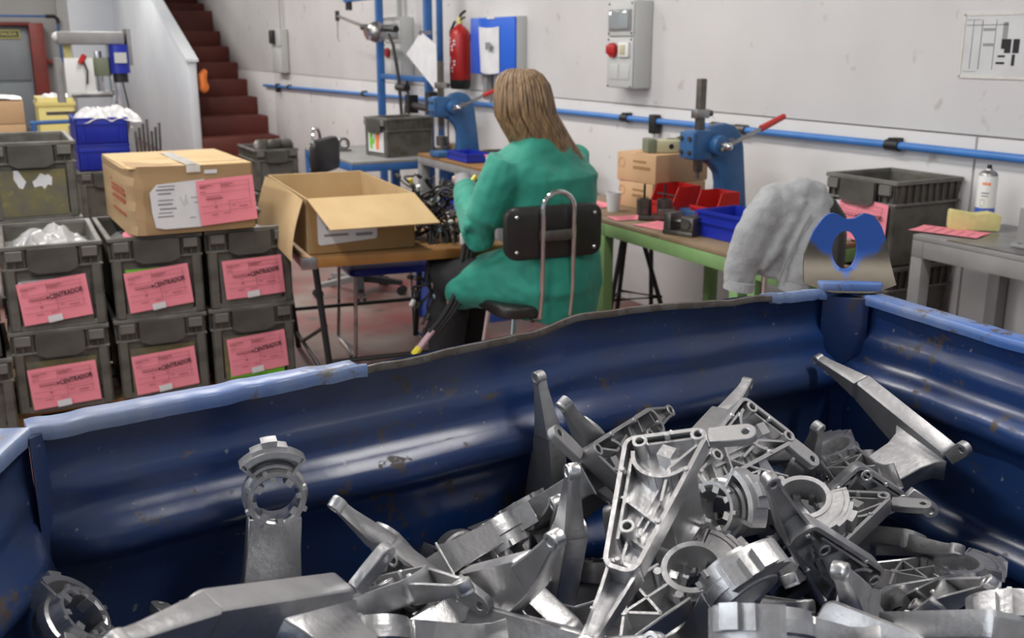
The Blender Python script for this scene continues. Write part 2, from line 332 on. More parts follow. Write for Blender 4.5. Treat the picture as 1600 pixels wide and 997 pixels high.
def text_mesh(txt, size, m, extrude=0.0, shear=0.0, bold=0.0):
    key = (txt, size, m, extrude, shear, bold)
    if key in _text: return _text[key]
    c = bpy.data.curves.new('lettering', 'FONT'); c.body = txt; c.size = size; c.extrude = extrude; c.shear = shear; c.offset = bold
    c.align_x = 'CENTER'; c.align_y = 'CENTER'; c.resolution_u = 3
    o = bpy.data.objects.new('lettering', c); COL.objects.link(o); bpy.context.view_layer.update()
    me = bpy.data.meshes.new_from_object(o.evaluated_get(bpy.context.evaluated_depsgraph_get()))
    bpy.data.objects.remove(o); me.materials.clear(); me.materials.append(M[m]); me.name = 'lettering'
    _text[key] = me; return me
def baked(o, name, parent=None, m=None, smooth=60):
    """apply the modifiers of a temporary object and keep the result as a plain mesh object"""
    bpy.context.view_layer.update()
    me = bpy.data.meshes.new_from_object(o.evaluated_get(bpy.context.evaluated_depsgraph_get())); me.name = name
    bpy.data.objects.remove(o)
    for p in me.polygons: p.use_smooth = True
    me.set_sharp_from_angle(angle=rad(smooth))
    me.materials.clear(); me.materials.append(M[m])
    r = bpy.data.objects.new(name, me); COL.objects.link(r)
    if parent: r.parent = parent
    return r
def ellipse(c, a, b, ang=0, n=20, tilt=None, p=2.0):
    out = []
    for i in range(n):
        t = 2*pi*i/n; x = a*math.copysign(abs(cos(t))**(2/p), cos(t)); y = b*math.copysign(abs(sin(t))**(2/p), sin(t))
        q = V((x*cos(ang)-y*sin(ang), x*sin(ang)+y*cos(ang), 0))
        if tilt is not None: q = tilt @ q
        out.append(V(c)+q)
    return out

#@@ SETTING
WX = 3.4                       # face of the long wall
def wall_slab():
    b = MB().boxb(WX+.006, WX+.2, -3, 21, 1.165, 4.2); o = structure(b.build('wall_right', 'plaster', bevel=.002))
    lo = MB().boxb(WX, WX+.2, -3, 2.712, 0, 1.158).build('wall_panel', 'plaster', o, bevel=.003)
    MB().boxb(WX, WX+.2, 2.722, 13.2, 0, 1.158).build('wall_panel', 'plaster', o, bevel=.003)
    MB().boxb(WX, WX+.2, 13.205, 21, 0, 1.158).build('wall_panel', 'plaster', o, bevel=.003)
    MB().boxb(WX+.02, WX+.2, -3, 21, 1.158, 1.165).build('joint', 'greysteel', o)
wall_slab()
structure(MB().boxb(-7, WX+.2, -3, 21, -.1, 0).build('floor', 'floor'))
structure(MB().boxb(-7, WX+.2, -3, 21, 4.2, 4.3).build('ceiling', 'ceiling'))
wb = structure(MB().boxb(-7, WX+.2, 20.3, 20.5, 0, 4.2).build('wall_back', 'backwall'))
MB().boxb(1.44, 1.78, 20.02, 20.3, 0, 2.35).build('pilaster', 'backwall', wb)
pil = structure(MB().boxb(1.60, 2.42, 19.7, 20.3, 0, 4.2).build('trim_1', 'stairwall', bevel=.01))
# door with its red frame at the far end
door = structure(MB().boxb(-.35, .96, 20.22, 20.29, 0, 1.80).build('door_1', 'door', bevel=.005))
for z0, z1 in ((.06, .85), (.90, 1.76)): MB().boxb(-.30, .93, 20.19, 20.22, z0, z1).build('door_panel', 'door', door, bevel=.01)
tr = structure(MB().boxb(.97, 1.20, 20.0, 20.29, 0, 1.86).build('trim_2', 'redframe', bevel=.01))
MB().boxb(-.5, 1.0, 20.05, 20.29, 1.82, 1.875).build('lintel', 'redframe', tr, bevel=.005)
MB().boxb(1.2, 1.48, 20.1, 20.2, 1.18, 1.26).build('rail', 'redframe', tr, bevel=.005)
sg = tag(MB().boxb(.47, .83, 20.165, 20.185, 1.60, 1.75).build('exit_sign', 'sign', bevel=.003), 'small yellow exit sign with dark panel on the grey door', 'sign')
MB().boxb(.49, .81, 20.158, 20.166, 1.625, 1.725).build('sign_panel', 'signdark', sg)
inst('lettering', text_mesh('SALIDA', .078, 'sign', .001, 0, .002), sg, (.65, 20.155, 1.675), (rad(90), 0, 0))
# blue conduit over the door
cp = thing('blue_conduit', 'thin blue pipe running over the red door frame and down', 'pipe')
MB().tube([(-1, 19.95, 1.97), (1.38, 19.95, 1.97), (1.43, 19.95, 1.92), (1.44, 19.95, 1.2)], .018).build('pipe', 'bluesteel', cp)
MB().tube([(1.25, 19.95, 1.97), (1.39, 19.95, 1.97), (1.44, 19.95, 1.92), (1.44, 19.95, 1.86)], .032).build('elbow', 'black', cp)
# stairs along the long wall
st = structure(MB().boxb(2.44, WX-.002, 16.7, 20.2, 0, 2.0).build('stairs', 'stair'))
for k in range(13):
    y0 = 12.56+.523*k; z1 = .164+.2185*k
    MB().boxb(2.44, WX-.002, y0, y0+.56, max(0, z1-.24), z1).add([], []).build('step', 'stair', st, bevel=.012)
par = structure(MB().prism([(13.1, 0), (13.1, 1.30), (15.40, 2.10), (18.2, 3.12), (19.7, 3.66), (19.7, 0)], 2.33, 2.44, 'x').build('wall_stair', 'stairwall', bevel=.02))
MB().prism([(13.07, 1.30), (13.07, 1.33), (15.38, 2.135), (19.7, 3.70), (19.7, 3.665), (15.40, 2.105)], 2.31, 2.46, 'x').build('coping', 'stairwall', par)
hk = tag(MB().tube([(2.52, 13.2, .98), (2.52, 13.2, 1.14), (2.56, 13.2, 1.2)], [.045, .055, .03]).ball((2.53, 13.2, 1.0), .06, sc=(1, .6, 1.2)).build('orange_cloth', 'orange'), 'orange cloth hanging at the end of the stair wall', 'cloth')

# ceiling lamps
LAMP_PLACE = ['the left end of the bin', 'the near right bin corner, added to brighten the castings', 'the crates and the open carton', 'the blue bench', 'the floor before the stairs', 'the foot of the stairs', 'the upper stairs', 'the crates left of the frame', 'the floor left of the drill', 'the far door']
def lamp(i, x, y, power=LAMP_W):
    t = thing('ceiling_lamp', 'twin tube batten lamp hanging above '+LAMP_PLACE[i], 'lamp', (x, y, LAMP_Z), 0, 'ceiling lamps')
    MB().boxb(-.09, .09, -.75, .75, .03, .09).build('housing', 'whiteplastic', t, bevel=.006)
    for s in (-1, 1): MB().cyl((s*.05, -.73, .012), (s*.05, .73, .012), .014, n=10).build('tube', 'lampwhite', t)
    for s in (-1, 1): MB().cyl((0, s*.5, .09), (0, s*.5, .9), .004, n=6).build('cable', 'black', t)
    l = bpy.data.lights.new('lamp_light', 'AREA'); l.shape = 'RECTANGLE'; l.size = .16; l.size_y = 1.46; l.energy = power; l.color = (1, .965, .92)
    o = bpy.data.objects.new('lamp_light', l); COL.objects.link(o); o.parent = t; o.location = (0, 0, -.01)
for i, a in enumerate(LAMPS): lamp(i, *a)
#@@ OBJECTS
# ------------------------------------------------------------------ pipe on the long wall
PX = WX-.035
def pz(y): return 1.098 - max(0, y-3.0)*.0052 - max(0, y-6)*.0068
pp = thing('compressed_air_pipe', 'long thin blue pipe clamped along the white wall', 'pipe', (PX, 0, 0))
MB().tube([(0, y, pz(y)) for y in (-1, 1.5, 3, 4.5, 6, 8, 10, 12, 13.6)], .0165, 12).build('pipe', 'pipe', pp)
for y in (12.4, 9.7, 7.9, 5.1, 3.09, 1.6):
    b = MB().cyl((0, y-.035, pz(y)), (0, y+.035, pz(y)), .024, n=12); b.boxb(-.012, .033, y-.02, y+.02, pz(y)-.012, pz(y)+.03); b.build('clamp', 'black', pp)
b = MB().cyl((0, 4.02, pz(4)), (0, 4.10, pz(4)), .026, n=12).cyl((0, 4.10, pz(4)), (0, 4.24, pz(4.2)), .021, n=12).cyl((0, 4.24, pz(4.2)), (0, 4.29, pz(4.2)), .027, n=12); b.build('coupling', 'darksteel', pp)
for y in (4.80, 12.9):
    o = MB().boxb(-.025, .02, y-.03, y+.03, pz(y)-.07, pz(y)+.035).build('outlet', 'black', pp, bevel=.006)
    MB().cyl((-.005, y, pz(y)-.13), (-.005, y, pz(y)-.07), .010, n=10).build('nozzle', 'greyplastic', o)

# ------------------------------------------------------------------ socket boxes on the wall (local: back at x=0, front at x=-d, y along wall)
def socket_box(name, label, loc, w, h, d, window=True, sockets=True):
    t = thing(name, label, 'socket box', loc)
    MB().boxb(-d, 0, -w/2, w/2, 0, h).build('casing', 'greyplastic', t, bevel=.008)
    MB().boxb(-d-.012, -d, -w/2+.004, w/2-.004, h*.60, h-.004).build('upper_cover', 'greyplastic', t, bevel=.005)
    MB().boxb(-d-.012, -d, -w/2+.004, w/2-.004, .004, h*.585).build('lower_cover', 'greyplastic', t, bevel=.005)
    if window:
        f = MB().boxb(-d-.020, -d-.012, -w*.42, w*.42, h*.66, h*.90).build('window_frame', 'greysteel', t, bevel=.003)
        MB().boxb(-d-.026, -d-.020, -w*.36, w*.36, h*.68, h*.885).build('pane', 'glass', f, bevel=.002)
    for y in (-1, 1):
        for z in (.02, .56, .63, .965): MB().cyl((-d-.016, y*w*.43, z*h), (-d-.011, y*w*.43, z*h), .006, n=8).build('screw', 'darksteel', t)
    if sockets:
        s = MB().cyl((-d-.012, w*.22, h*.44), (-d-.035, w*.22, h*.435), .042, .040, n=20).build('red_socket', 'redplastic', t)
        MB().boxb(-d-.042, -d-.03, w*.05, w*.39, h*.395, h*.50).build('socket_lid', 'redplastic', s, bevel=.006)
        s = MB().boxb(-d-.03, -d-.012, -w*.40, -w*.02, h*.36, h*.53).build('white_socket', 'whiteplastic', t, bevel=.006)
        MB().boxb(-d-.036, -d-.03, -w*.30, -w*.12, h*.39, h*.50).build('socket_lid', 'cream', s, bevel=.003)
        for y in (-.22, .2): MB().boxb(-d-.016, -d-.012, (y-.17)*w, (y+.17)*w, h*.10, h*.28).build('blank_cover', 'greyplastic', t, bevel=.003)
    return t
t = socket_box('socket_box', 'tall grey socket box with red outlet and clear window on wall right of woman', (WX+.004, 5.045, 1.26), .27, .478, .115)
MB().cyl((-.05, 0, .478), (-.05, 0, 2.6), .014, n=10).build('conduit', 'greyplastic', t)
MB().cyl((-.05, .01, .47), (-.05, .01, .51), .022, n=10).build('gland', 'greyplastic', t)
t = socket_box('socket_box', 'grey green socket box with red outlet behind blue steel rack', (WX+.004, 8.66, 1.20), .40, .53, .115)
MB().cyl((-.05, 0, .53), (-.05, 0, 2.6), .022, n=10).build('conduit', 'greyplastic', t)
MB().tube([(-.06, -.16, .05), (-.06, -.2, -.2), (-.10, -.22, -.6), (-.25, -.25, -.72)], .012).build('cable', 'rubber', t)
t = socket_box('switch_box', 'narrow pale switch box on wall beside the red stairs', (WX, 12.65, 1.17), .42, .51, .08, False, False)
MB().boxb(-.13, -.09, .02, .19, .34, .5).build('switch', 'black', t, bevel=.01)
MB().cyl((-.05, -.05, .51), (-.05, -.05, 2.6), .02, n=10).build('conduit', 'greyplastic', t)

# ------------------------------------------------------------------ blue cabinet, notice, extinguisher, poster
t = thing('wall_cabinet', 'bright blue shallow wall cabinet beside the fire extinguisher', 'cabinet', (WX+.006, 6.765, 1.29))
MB().boxb(-.075, 0, -.36, .36, 0, .40).build('casing', 'greyplastic', t, bevel=.004)
MB().boxb(-.092, -.075, -.355, .355, .004, .396).build('front_panel', 'cabinet_blue', t, bevel=.003)
MB().boxb(-.10, -.09, -.06, .06, .385, .40).build('hanger', 'whiteplastic', t)
for y in (.18, -.2): MB().boxb(-.06, -.02, y-.03, y+.03, -.18, 0).build('bracket', 'greysteel', t)
nb = MB().grid(lambda u, v: (-.098-.025*sin(pi*u)*v, .20-.33*u-.03*v*(1-u), .335-.30*v*1.06-.01*sin(3*u)), 8, 8)
tag(nb.build('notice', 'paper'), 'curled white paper notice hanging on the blue cabinet', 'paper').location = (WX+.006, 6.765, 1.29)
MB().box((-.132, -.02, .20), (.002, .08, .05)).build('picture', 'greyink', bpy.data.objects['notice'])
def extinguisher():
    t = thing('fire_extinguisher', 'red fire extinguisher hanging on the wall by the blue cabinet', 'extinguisher', (WX-.10, 7.28, 1.175))
    MB().lathe([(.0, .0), (.07, 0), (.078, .02), (.079, .07), (.079, .07)], 20).build('base_skirt', 'black', t)
    MB().lathe([(.078, .065), (.079, .07), (.079, .38), (.07, .42), (.045, .45), (.022, .465), (.02, .48)], 24).build('cylinder', 'redplastic', t)
    MB().lathe([(.0, .475), (.024, .475), (.024, .51), (.012, .53)], 12).build('valve', 'sponge', t)
    MB().tube([(0, 0, .52), (.0, -.03, .545), (.0, -.10, .565)], .010).tube([(0, 0, .50), (0, -.05, .515), (0, -.09, .52)], .008).build('handle', 'black', t)
    MB().tube([(0, .02, .49), (0, .09, .49), (-.02, .125, .42), (-.02, .12, .30), (-.03, .09, .19)], .011).build('hose', 'black', t)
    for z0, z1 in ((.26, .36), (.10, .22)):
        b = MB()
        for k in range(5):
            a = rad(180+(k-2)*16); zc = z0+(z1-z0)*((k*37) % 5)/5
            for q in range(2): b.boxb(-.0006, .0006, -.009, .009, zc+q*.025, zc+q*.025+.015, Matrix.Translation((.0795*cos(a), .0795*sin(a), 0)) @ Matrix.Rotation(a, 4, 'Z'))
        b.build('printed_panel', 'paper', t)
    MB().boxb(.06, .10, -.03, .03, .35, .40).build('wall_hook', 'black', t)
extinguisher()
t = thing('wall_plan', 'laminated floor plan taped on the wall at right', 'poster', (WX+.006, 2.66, 1.38))
MB().boxb(-.003, 0, -.16, .175, 0, .232).build('sheet', 'clearfilm', t)
b = MB()
for y0, y1, z0, z1 in ((-.02, .16, .19, .193), (-.02, .0, .14, .2), (.13, .132, .03, .21), (.09, .093, .03, .21), (.03, .032, .03, .21), (.035, .085, .17, .18), (.035, .08, .115, .125), (.10, .16, .21, .212), (.10, .16, .02, .022)): b.boxb(-.0045, -.003, y0, y1, z0, z1)
b.build('thin_lines', 'greysteel', t)
b = MB()
for y0, y1, z0, z1 in ((-.04, -.015, .09, .14), (-.075, -.05, .09, .14), (-.015, .0, .105, .14), (-.062, -.05, .045, .085), (-.02, .01, .075, .082), (-.02, .015, .05, .058)): b.boxb(-.005, -.003, y0, y1, z0, z1)
b.build('dark_rooms', 'ink', t)
b = MB().boxb(-.006, -.002, -.16, .175, -.004, .006).boxb(-.006, -.002, -.16, .175, .226, .236).boxb(-.006, -.002, .168, .178, 0, .232); b.build('tape_edge', 'tape', t)

# ------------------------------------------------------------------ grey stacking crates
CW, CL, CH = .366, .60, .335
def crate_meshes(w, l, h, rib_m='crate'):
    d = {}
    i = .013; b = MB(); x, y = w/2-i, l/2-i; tpr = .012
    out = [[(-x+tpr, -y+tpr, 0), (x-tpr, -y+tpr, 0), (x-tpr, y-tpr, 0), (-x+tpr, y-tpr, 0)], [(-x, -y, h-.01), (x, -y, h-.01), (x, y, h-.01), (-x, y, h-.01)]]
    e = .006
    inn = [[(-x+e, -y+e, h-.01), (x-e, -y+e, h-.01), (x-e, y-e, h-.01), (-x+e, y-e, h-.01)], [(-x+tpr+e, -y+tpr+e, .008), (x-tpr-e, -y+tpr+e, .008), (x-tpr-e, y-tpr-e, .008), (-x+tpr+e, y-tpr-e, .008)]]
    b.loft(out+inn, True); d['shell'] = b.mesh('shell', 'crate', smooth=0)
    b = MB()   # hollow flanges round the rim
    for z0, z1, o in ((h-.016, h, 0), (h-.095, h-.086, .003)):
        X, Y = w/2-o, l/2-o; xi, yi = x-.007, y-.007
        b.boxb(-X, X, -Y, -yi, z0, z1).boxb(-X, X, yi, Y, z0, z1).boxb(-X, -xi, -yi, yi, z0, z1).boxb(xi, X, -yi, yi, z0, z1)
    d['rim'] = b.mesh('rim', 'crate_light', bevel=.002, seg=1)
    b = MB()   # webs between the two flanges
    for sx in (-1, 1):
        for q in (.10, .135, w/2-.02): b.boxb(sx*q-.003, sx*q+.003, -l/2+.004, -y, h-.09, h-.012).boxb(sx*q-.003, sx*q+.003, y, l/2-.004, h-.09, h-.012)
        n = 9
        for k in range(n):
            q = -l/2+.03+(l-.06)*k/(n-1); b.boxb(sx*(w/2-.004), sx*x, q-.003, q+.003, h-.09, h-.012)
    b.boxb(-w/2+.03, -.10, -l/2+.005, -y, h-.062, h-.056).boxb(.10, w/2-.03, -l/2+.005, -y, h-.062, h-.056)
    d['rim_web'] = b.mesh('rim_web', rib_m, smooth=0)
    b = MB().prism(rounded([(-.088, h-.012), (-.088, h-.092), (-.055, h-.108), (.055, h-.108), (.088, h-.092), (.088, h-.012)], .01, 3), -.016, 0, 'y'); d['grip'] = b.mesh('grip', 'crate_dark', smooth=30)
    b = MB().boxb(-.028, .028, -.0135, 0, h-.055, h-.017); d['catch'] = b.mesh('catch', 'crate_light', bevel=.002, seg=1)
    b = MB().boxb(-.016, .016, -.010, .010, .004, h-.092).boxb(-.021, -.017, -.009, .009, .004, h-.092); d['corner_post'] = b.mesh('corner_post', 'crate', bevel=.003, seg=1)
    b = MB().boxb(-w/2+.03, w/2-.03, -.007, .004, .0, .022); d['foot_rail'] = b.mesh('foot_rail', 'crate_light', bevel=.002, seg=1)
    b = MB().cyl((0, -.002, 0), (0, .004, 0), .007, n=10); d['drain_hole'] = b.mesh('drain_hole', 'black')
    return d
CR = crate_meshes(CW, CL, CH)
def crate(label, loc, rz=0, group=None, D=CR, w=CW, l=CL, h=CH, name='stacking_crate'):
    t = thing(name, label, 'crate', loc, rz, group)
    inst('shell', D['shell'], t); inst('rim', D['rim'], t); tag(inst('rim_web', D['rim_web'], t), kind='stuff')
    for s in (-1, 1):
        inst('grip', D['grip'], t, (0, s*(l/2+.001), 0), (0, 0, 0 if s < 0 else pi))
        for q in (-1, 1):
            inst('corner_post', D['corner_post'], t, (q*(w/2-.03), s*(l/2-.014), 0), (0, 0, 0 if q < 0 else pi))
            inst('catch', D['catch'], t, (q*(w/2-.05), s*(l/2), 0), (0, 0, 0 if s < 0 else pi))
    inst('foot_rail', D['foot_rail'], t, (0, -l/2+.016, 0))
    for q in (-1, 1): inst('drain_hole', D['drain_hole'], t, (q*(w/2-.045), -l/2+.012, .075))
    return t
# the pink job slips: paper, printed lines, handwriting, white sticker
SW, SH = .250, .166
def slip_mesh(seed):
    r = random.Random(seed); a, c, ph = r.uniform(.001, .004), r.uniform(-.004, .004), r.uniform(0, 6)
    return MB().grid(lambda u, v: (-SW/2+SW*u+c*v, -.0015-a*(1+sin(5*u+ph))*(.4+v*.6)-.002*(1-v), -SH/2+SH*v), 10, 6).mesh('paper_slip', 'pink', recalc=False)
def form_lines():
    b = MB(); r = random.Random(4); y0, y1 = -.0005, .0003
    def ln(x0, x1, z): b.boxb(x0, x1, y0, y1, z-.00045, z+.00045)
    for z in (.062, .030, -.012, -.034): ln(-.107, .10, z)
    ln(.0, .085, -.002); ln(-.015, .10, .047)
    for x, z0, z1 in ((-.02, .03, .068), (.005, -.045, -.002), (.092, -.03, .06)): b.boxb(x, x+.0009, y0, y1, z0, z1)
    def words(x0, x1, z, h):
        x = x0
        while x < x1: q = r.uniform(.003, .009); b.boxb(x, min(x+q, x1), y0, y1, z, z+h); x += q+.0015
    words(-.105, -.055, .055, .0025); words(-.105, -.08, .050, .0025); words(-.02, .03, .055, .003); words(-.02, .015, .050, .002)
    words(-.105, -.085, .036, .002); words(-.085, -.025, .018, .002); words(-.085, -.018, .009, .0042)
    words(-.053, -.046, -.004, .0022); words(-.053, -.044, -.02, .0045); words(-.07, -.045, -.045, .0025); words(.015, .03, -.02, .002); words(.045, .08, -.026, .003); words(-.02, 0, -.043, .002)
    return b.mesh('printed_form', 'print', smooth=0)
FORM = form_lines()
STICK = MB().boxb(-.026, .026, -.0008, .0002, -.013, .013).mesh('sticker', 'paper', smooth=0)
STXT = MB()
for k in range(3): STXT.boxb(-.022, .018+.002*k, -.0014, -.0006, -.008+k*.006, -.006+k*.006)
STXT = STXT.mesh('sticker_text', 'greyink', smooth=0)
def slip(parent, loc, tilt, seed, word=True, sticker=True, name='job_slip', face=(0, 0, 0)):
    s = inst(name, slip_mesh(seed), parent, loc, (face[0], tilt, face[2]))
    o = inst('printed_form', FORM, s, (0, -.011, 0)); o.scale = (1.08, 1, 1.08)
    if word:
        o = inst('lettering', text_mesh('+CENTRADOR', .0255, 'ink', .0003, .12, .00055), s, (.037, -.0125, .020), (rad(90), rad(-6), 0)); o.scale = (.80, 1.05, 1)
    if sticker:
        o = inst('sticker', STICK, s, (-.012, -.0125, -.070), (0, rad(-3), 0))
    return s
def card(parent, pts, y, m='green_card', name='card'):
    return MB().prism(pts, y-.0006, y+.0006, 'y').build(name, m, parent, smooth=0)
FY = -CL/2+.010       # front plane for slips
cols = [(.202, 'left column'), (.583, 'middle column'), (.955, 'right column')]
for k, (x, where) in enumerate(cols):
    for lv in range(2):
        z = .090+lv*CH
        lab = ['grey crate with pink slip, lower one in the %s of front stack', 'grey crate with pink slip, upper one in the %s of front stack'][lv] % where
        if k == 0 and lv == 1: lab = 'grey crate with pink slip, top left of front stack, plastic film inside'
        if k == 2 and lv == 0: lab = 'grey crate with pink slip over a green strip, bottom right of front stack'
        t = crate(lab, (x-.006+(.004 if lv else 0), 4.25+.30+.01*k, z), rad(-1.5+k*.8+lv*.5), 'grey crates of the front stack')
        sx, sz, ti = [[(-.002, .105, -3), (-.008, .118, -5)], [(.0, .105, -4), (-.004, .120, -5)], [(.010, .125, -4), (.01, .125, -2)]][k][lv]
        ti = -ti
        slip(t, (sx, FY-.010, sz), rad(-ti), 10+k*2+lv, True, True)
        P = lambda x0, x1, z0, z1: [(x0, z0), (x1, z0), (x1, z1), (x0, z1)]
        if (k, lv) == (0, 1): card(t, P(-.128, -.10, .05, .15), FY-.006, name='green_card'); card(t, P(-.12, .10, .17, .20), FY-.006, 'film', 'old_label'); card(t, P(-.13, -.1, .15, .195), FY-.0045, 'paper', 'old_label')
        if (k, lv) == (1, 1): card(t, P(-.125, .08, .165, .204), FY-.006, name='green_card'); card(t, P(-.125, -.10, .08, .2), FY-.005, name='green_card')
        if (k, lv) == (2, 0): card(t, P(-.112, .122, .022, .07), FY-.006, name='green_card')
        if (k, lv) == (0, 0): card(t, P(.03, .122, .028, .05), FY-.006, 'paper', 'old_label'); card(t, P(-.08, .03, .02, .05), FY-.005, 'residue', 'old_label')
        card(t, P(-.13, .125, .016, .21), FY-.002, 'residue' if lv == 0 else 'crate', 'label_field')
# pallet below
def pallet(label, x0, x1, y0, y1, h=.088):
    t = thing('pallet', label, 'pallet', (x0, y0, 0))
    n = 7; W = x1-x0; D = y1-y0
    for k in range(n): MB().boxb(0, W, k*D/n, k*D/n+D/n*.8, h-.02, h-.002).build('board', 'wood', t, bevel=.002, seg=1)
    for x in (0, W/2-.045, W-.09): MB().boxb(x, x+.09, 0, D, .0, h-.02).build('bearer', 'wood', t, bevel=.003, seg=1)
pallet('wooden pallet below the front stack of grey crates', 0.0, 1.16, 4.30, 5.5)
# stack just behind, three high; its uppermost crate has torn white labels
for lv in range(3):
    t = crate('tall grey crate with torn white labels and yellow residue, topmost at far left' if lv == 2 else ('grey crate in the middle of the stack behind the front crates' if lv else 'grey crate at the bottom of the stack behind the front crates'),
              (.19, 5.205, .090+lv*CH), rad(-.6), 'grey crates of the rear stack')
    if lv == 2:
        card(t, [(-.14, .016), (.13, .016), (.13, .215), (-.14, .215)], FY-.003, 'residue', 'label_field')
        card(t, [(-.075, .215), (-.058, .215), (-.03, .165), (-.045, .135), (-.06, .14), (-.078, .18)], FY-.005, 'paper', 'torn_label')
        card(t, [(-.005, .165), (.01, .175), (.03, .2), (.05, .19), (.06, .195), (.075, .18), (.07, .145), (.055, .15), (.04, .13), (.03, .145), (.0, .14)], FY-.005, 'paper', 'torn_label')
# crates cut by the left frame edge
t = crate('grey crate at the left frame edge, partly cut off, lower one', (-.175, 4.52, .001), rad(1), 'grey crates at the left edge')
t = crate('grey crate at the left frame edge standing on another beside the front stack', (-.19, 4.55, .001+CH), rad(-1), 'grey crates at the left edge')

def crumple(name, label, c, sx, sy, sz, seed, m='film', n=34):
    r = random.Random(seed); off = V((r.uniform(0, 50), r.uniform(0, 50), 0))
    def fn(u, v):
        x, y = (u-.5)*2, (v-.5)*2; e = max(0, 1-(abs(x)**3+abs(y)**3)*.75)
        h = abs(noise.noise(V((x*1.1, y*1.1, 0))+off))*1.2 + (.3-abs(noise.noise(V((x*2.6, y*2.6, 4))+off)))*.5 + (.25-abs(noise.noise(V((x*6, y*6, 9))+off)))*.16
        return (c[0]+x*sx/2, c[1]+y*sy/2, c[2]+sz*(e*(.25+h)))
    return tag(MB().grid(fn, n, n).build(name, m, recalc=False, smooth=45), label, 'plastic bag')
crumple('film_bag', 'crumpled clear plastic film filling the top left front crate', (.205, 4.56, .685), .33, .55, .105, 3)
crumple('film_bag', 'crumpled clear plastic film in the middle crate behind the carton', (.565, 4.60, .66), .325, .52, .10, 5)
crumple('film_bag', 'white plastic film in the right crate beside the carton', (.965, 4.58, .67), .325, .54, .08, 8)
o = tag(MB().grid(lambda u, v: (.47+.13*u, 4.27+.12*v, .74+.02*sin(5*u)+.015*v), 6, 6).build('pink_slip', 'pink'), 'folded pink slip lying in the middle crate under the carton', 'paper')

# ------------------------------------------------------------------ taped carton on top of the crates
def carton_box():
    t = thing('taped_carton', 'closed brown carton with crushed corner, white and pink labels, on grey crates', 'box', (.735, 4.225, .768), rad(2.0))
    W, D, Hh = .492, .64, .262
    def loop(z, ins=0.0):
        o = [(-W/2, 0), (-W/2+.05, 0), (W/2-.01, 0), (W/2, .01), (W/2, D), (-W/2, D), (-W/2, .10)]
        return [(x*(1-ins), y, z) for x, y in o]
    ls = []
    for k in range(9):
        z = Hh*k/8; l = []
        for j, (x, y, _) in enumerate(loop(z)):
            dx = dy = 0
            if j in (0, 1, 6): dx = .010*sin(k*2.1+j)+(.012 if k in (2, 5) else 0); dy = .006*sin(k*1.7+j*2)+.018*(j == 0)
            l.append((x+dx+(.02 if j == 0 else 0), y+dy, z+(.012*sin(j*2) if k == 8 and j < 2 else 0)))
        ls.append(l)
    MB().loft(ls).build('body', 'card', t, smooth=20)
    def flap(y0, y1): return MB().grid(lambda u, v: (-W/2+.004+(W-.006)*u, y0+(y1-y0)*v, Hh+.004+.006*sin(pi*v)*(1 if y0 < .2 else .6)-.012*(1-min(1, u*6))*(1-v)), 8, 4)
    MB().boxb(-W/2+.006, W/2-.002, .004, D/2-.004, Hh, Hh+.006).build('flap', 'card_in', t, bevel=.002)
    MB().boxb(-W/2+.002, W/2-.002, D/2+.0, D-.002, Hh, Hh+.007).build('flap', 'card_in', t, bevel=.002)
    MB().grid(lambda u, v: (-.02+.055*u, -.001+v*(D-.1), Hh+.009+.002*sin(9*v+4*u)), 4, 16).build('tape', 'tape', t)
    MB().grid(lambda u, v: (-.02+.055*u, -.004, Hh+.009-.03*v), 4, 3).build('tape', 'tape', t)
    MB().boxb(-W/2+.01, W/2-.004, .10, .105, Hh+.006, Hh+.0075).build('crease', 'card_side', t)
    s = MB().prism([(-.155, .03), (-.165, .09), (-.168, .17), (-.14, .20), (.045, .212), (.055, .04), (.02, .022), (-.12, .022)], -.0085, -.0070, 'y').build('white_label', 'paper', t, smooth=0)
    b = MB(); r = random.Random(2)
    for z in (.19, .175, .16, .135, .118, .10, .085, .07): b.boxb(-.145+r.uniform(0, .01), -.085+r.uniform(-.01, .015), -.0092, -.0085, z, z+r.uniform(.004, .008))
    for z in (.16, .11, .06): b.boxb(.035, .044, -.0092, -.0085, z, z+.016)
    for x, z in ((0, .14), (.01, .12), (-.01, .06)): b.boxb(x-.012, x+.012, -.0092, -.0085, z, z+.003)
    b.tube([(-.055, -.009, .15), (-.04, -.009, .11), (-.03, -.009, .155), (-.028, -.009, .115)], .0008, 4)
    tag(b.build('print', 'greyink', s, smooth=0), kind='stuff')
    s = slip(t, (.130, -.0095, .122), rad(-3), 77, False, False, 'job_slip'); s.scale = (.92, 1, 1.10)
    o = MB().boxb(.05, .10, -.002, -.001, .232, .247).build('strip_label', 'paper', t)
    b = MB(); r = random.Random(9)
    for z in (.185, .165, .145, .115, .09, .065): 
        y = .12
        while y < .40: q = r.uniform(.01, .04); b.boxb(-W/2-.0012, -W/2+.012, y, y+q, z, z+.012); y += q+.008
    tag(b.build('side_print', 'redprint', t, smooth=0), kind='stuff')
carton_box()
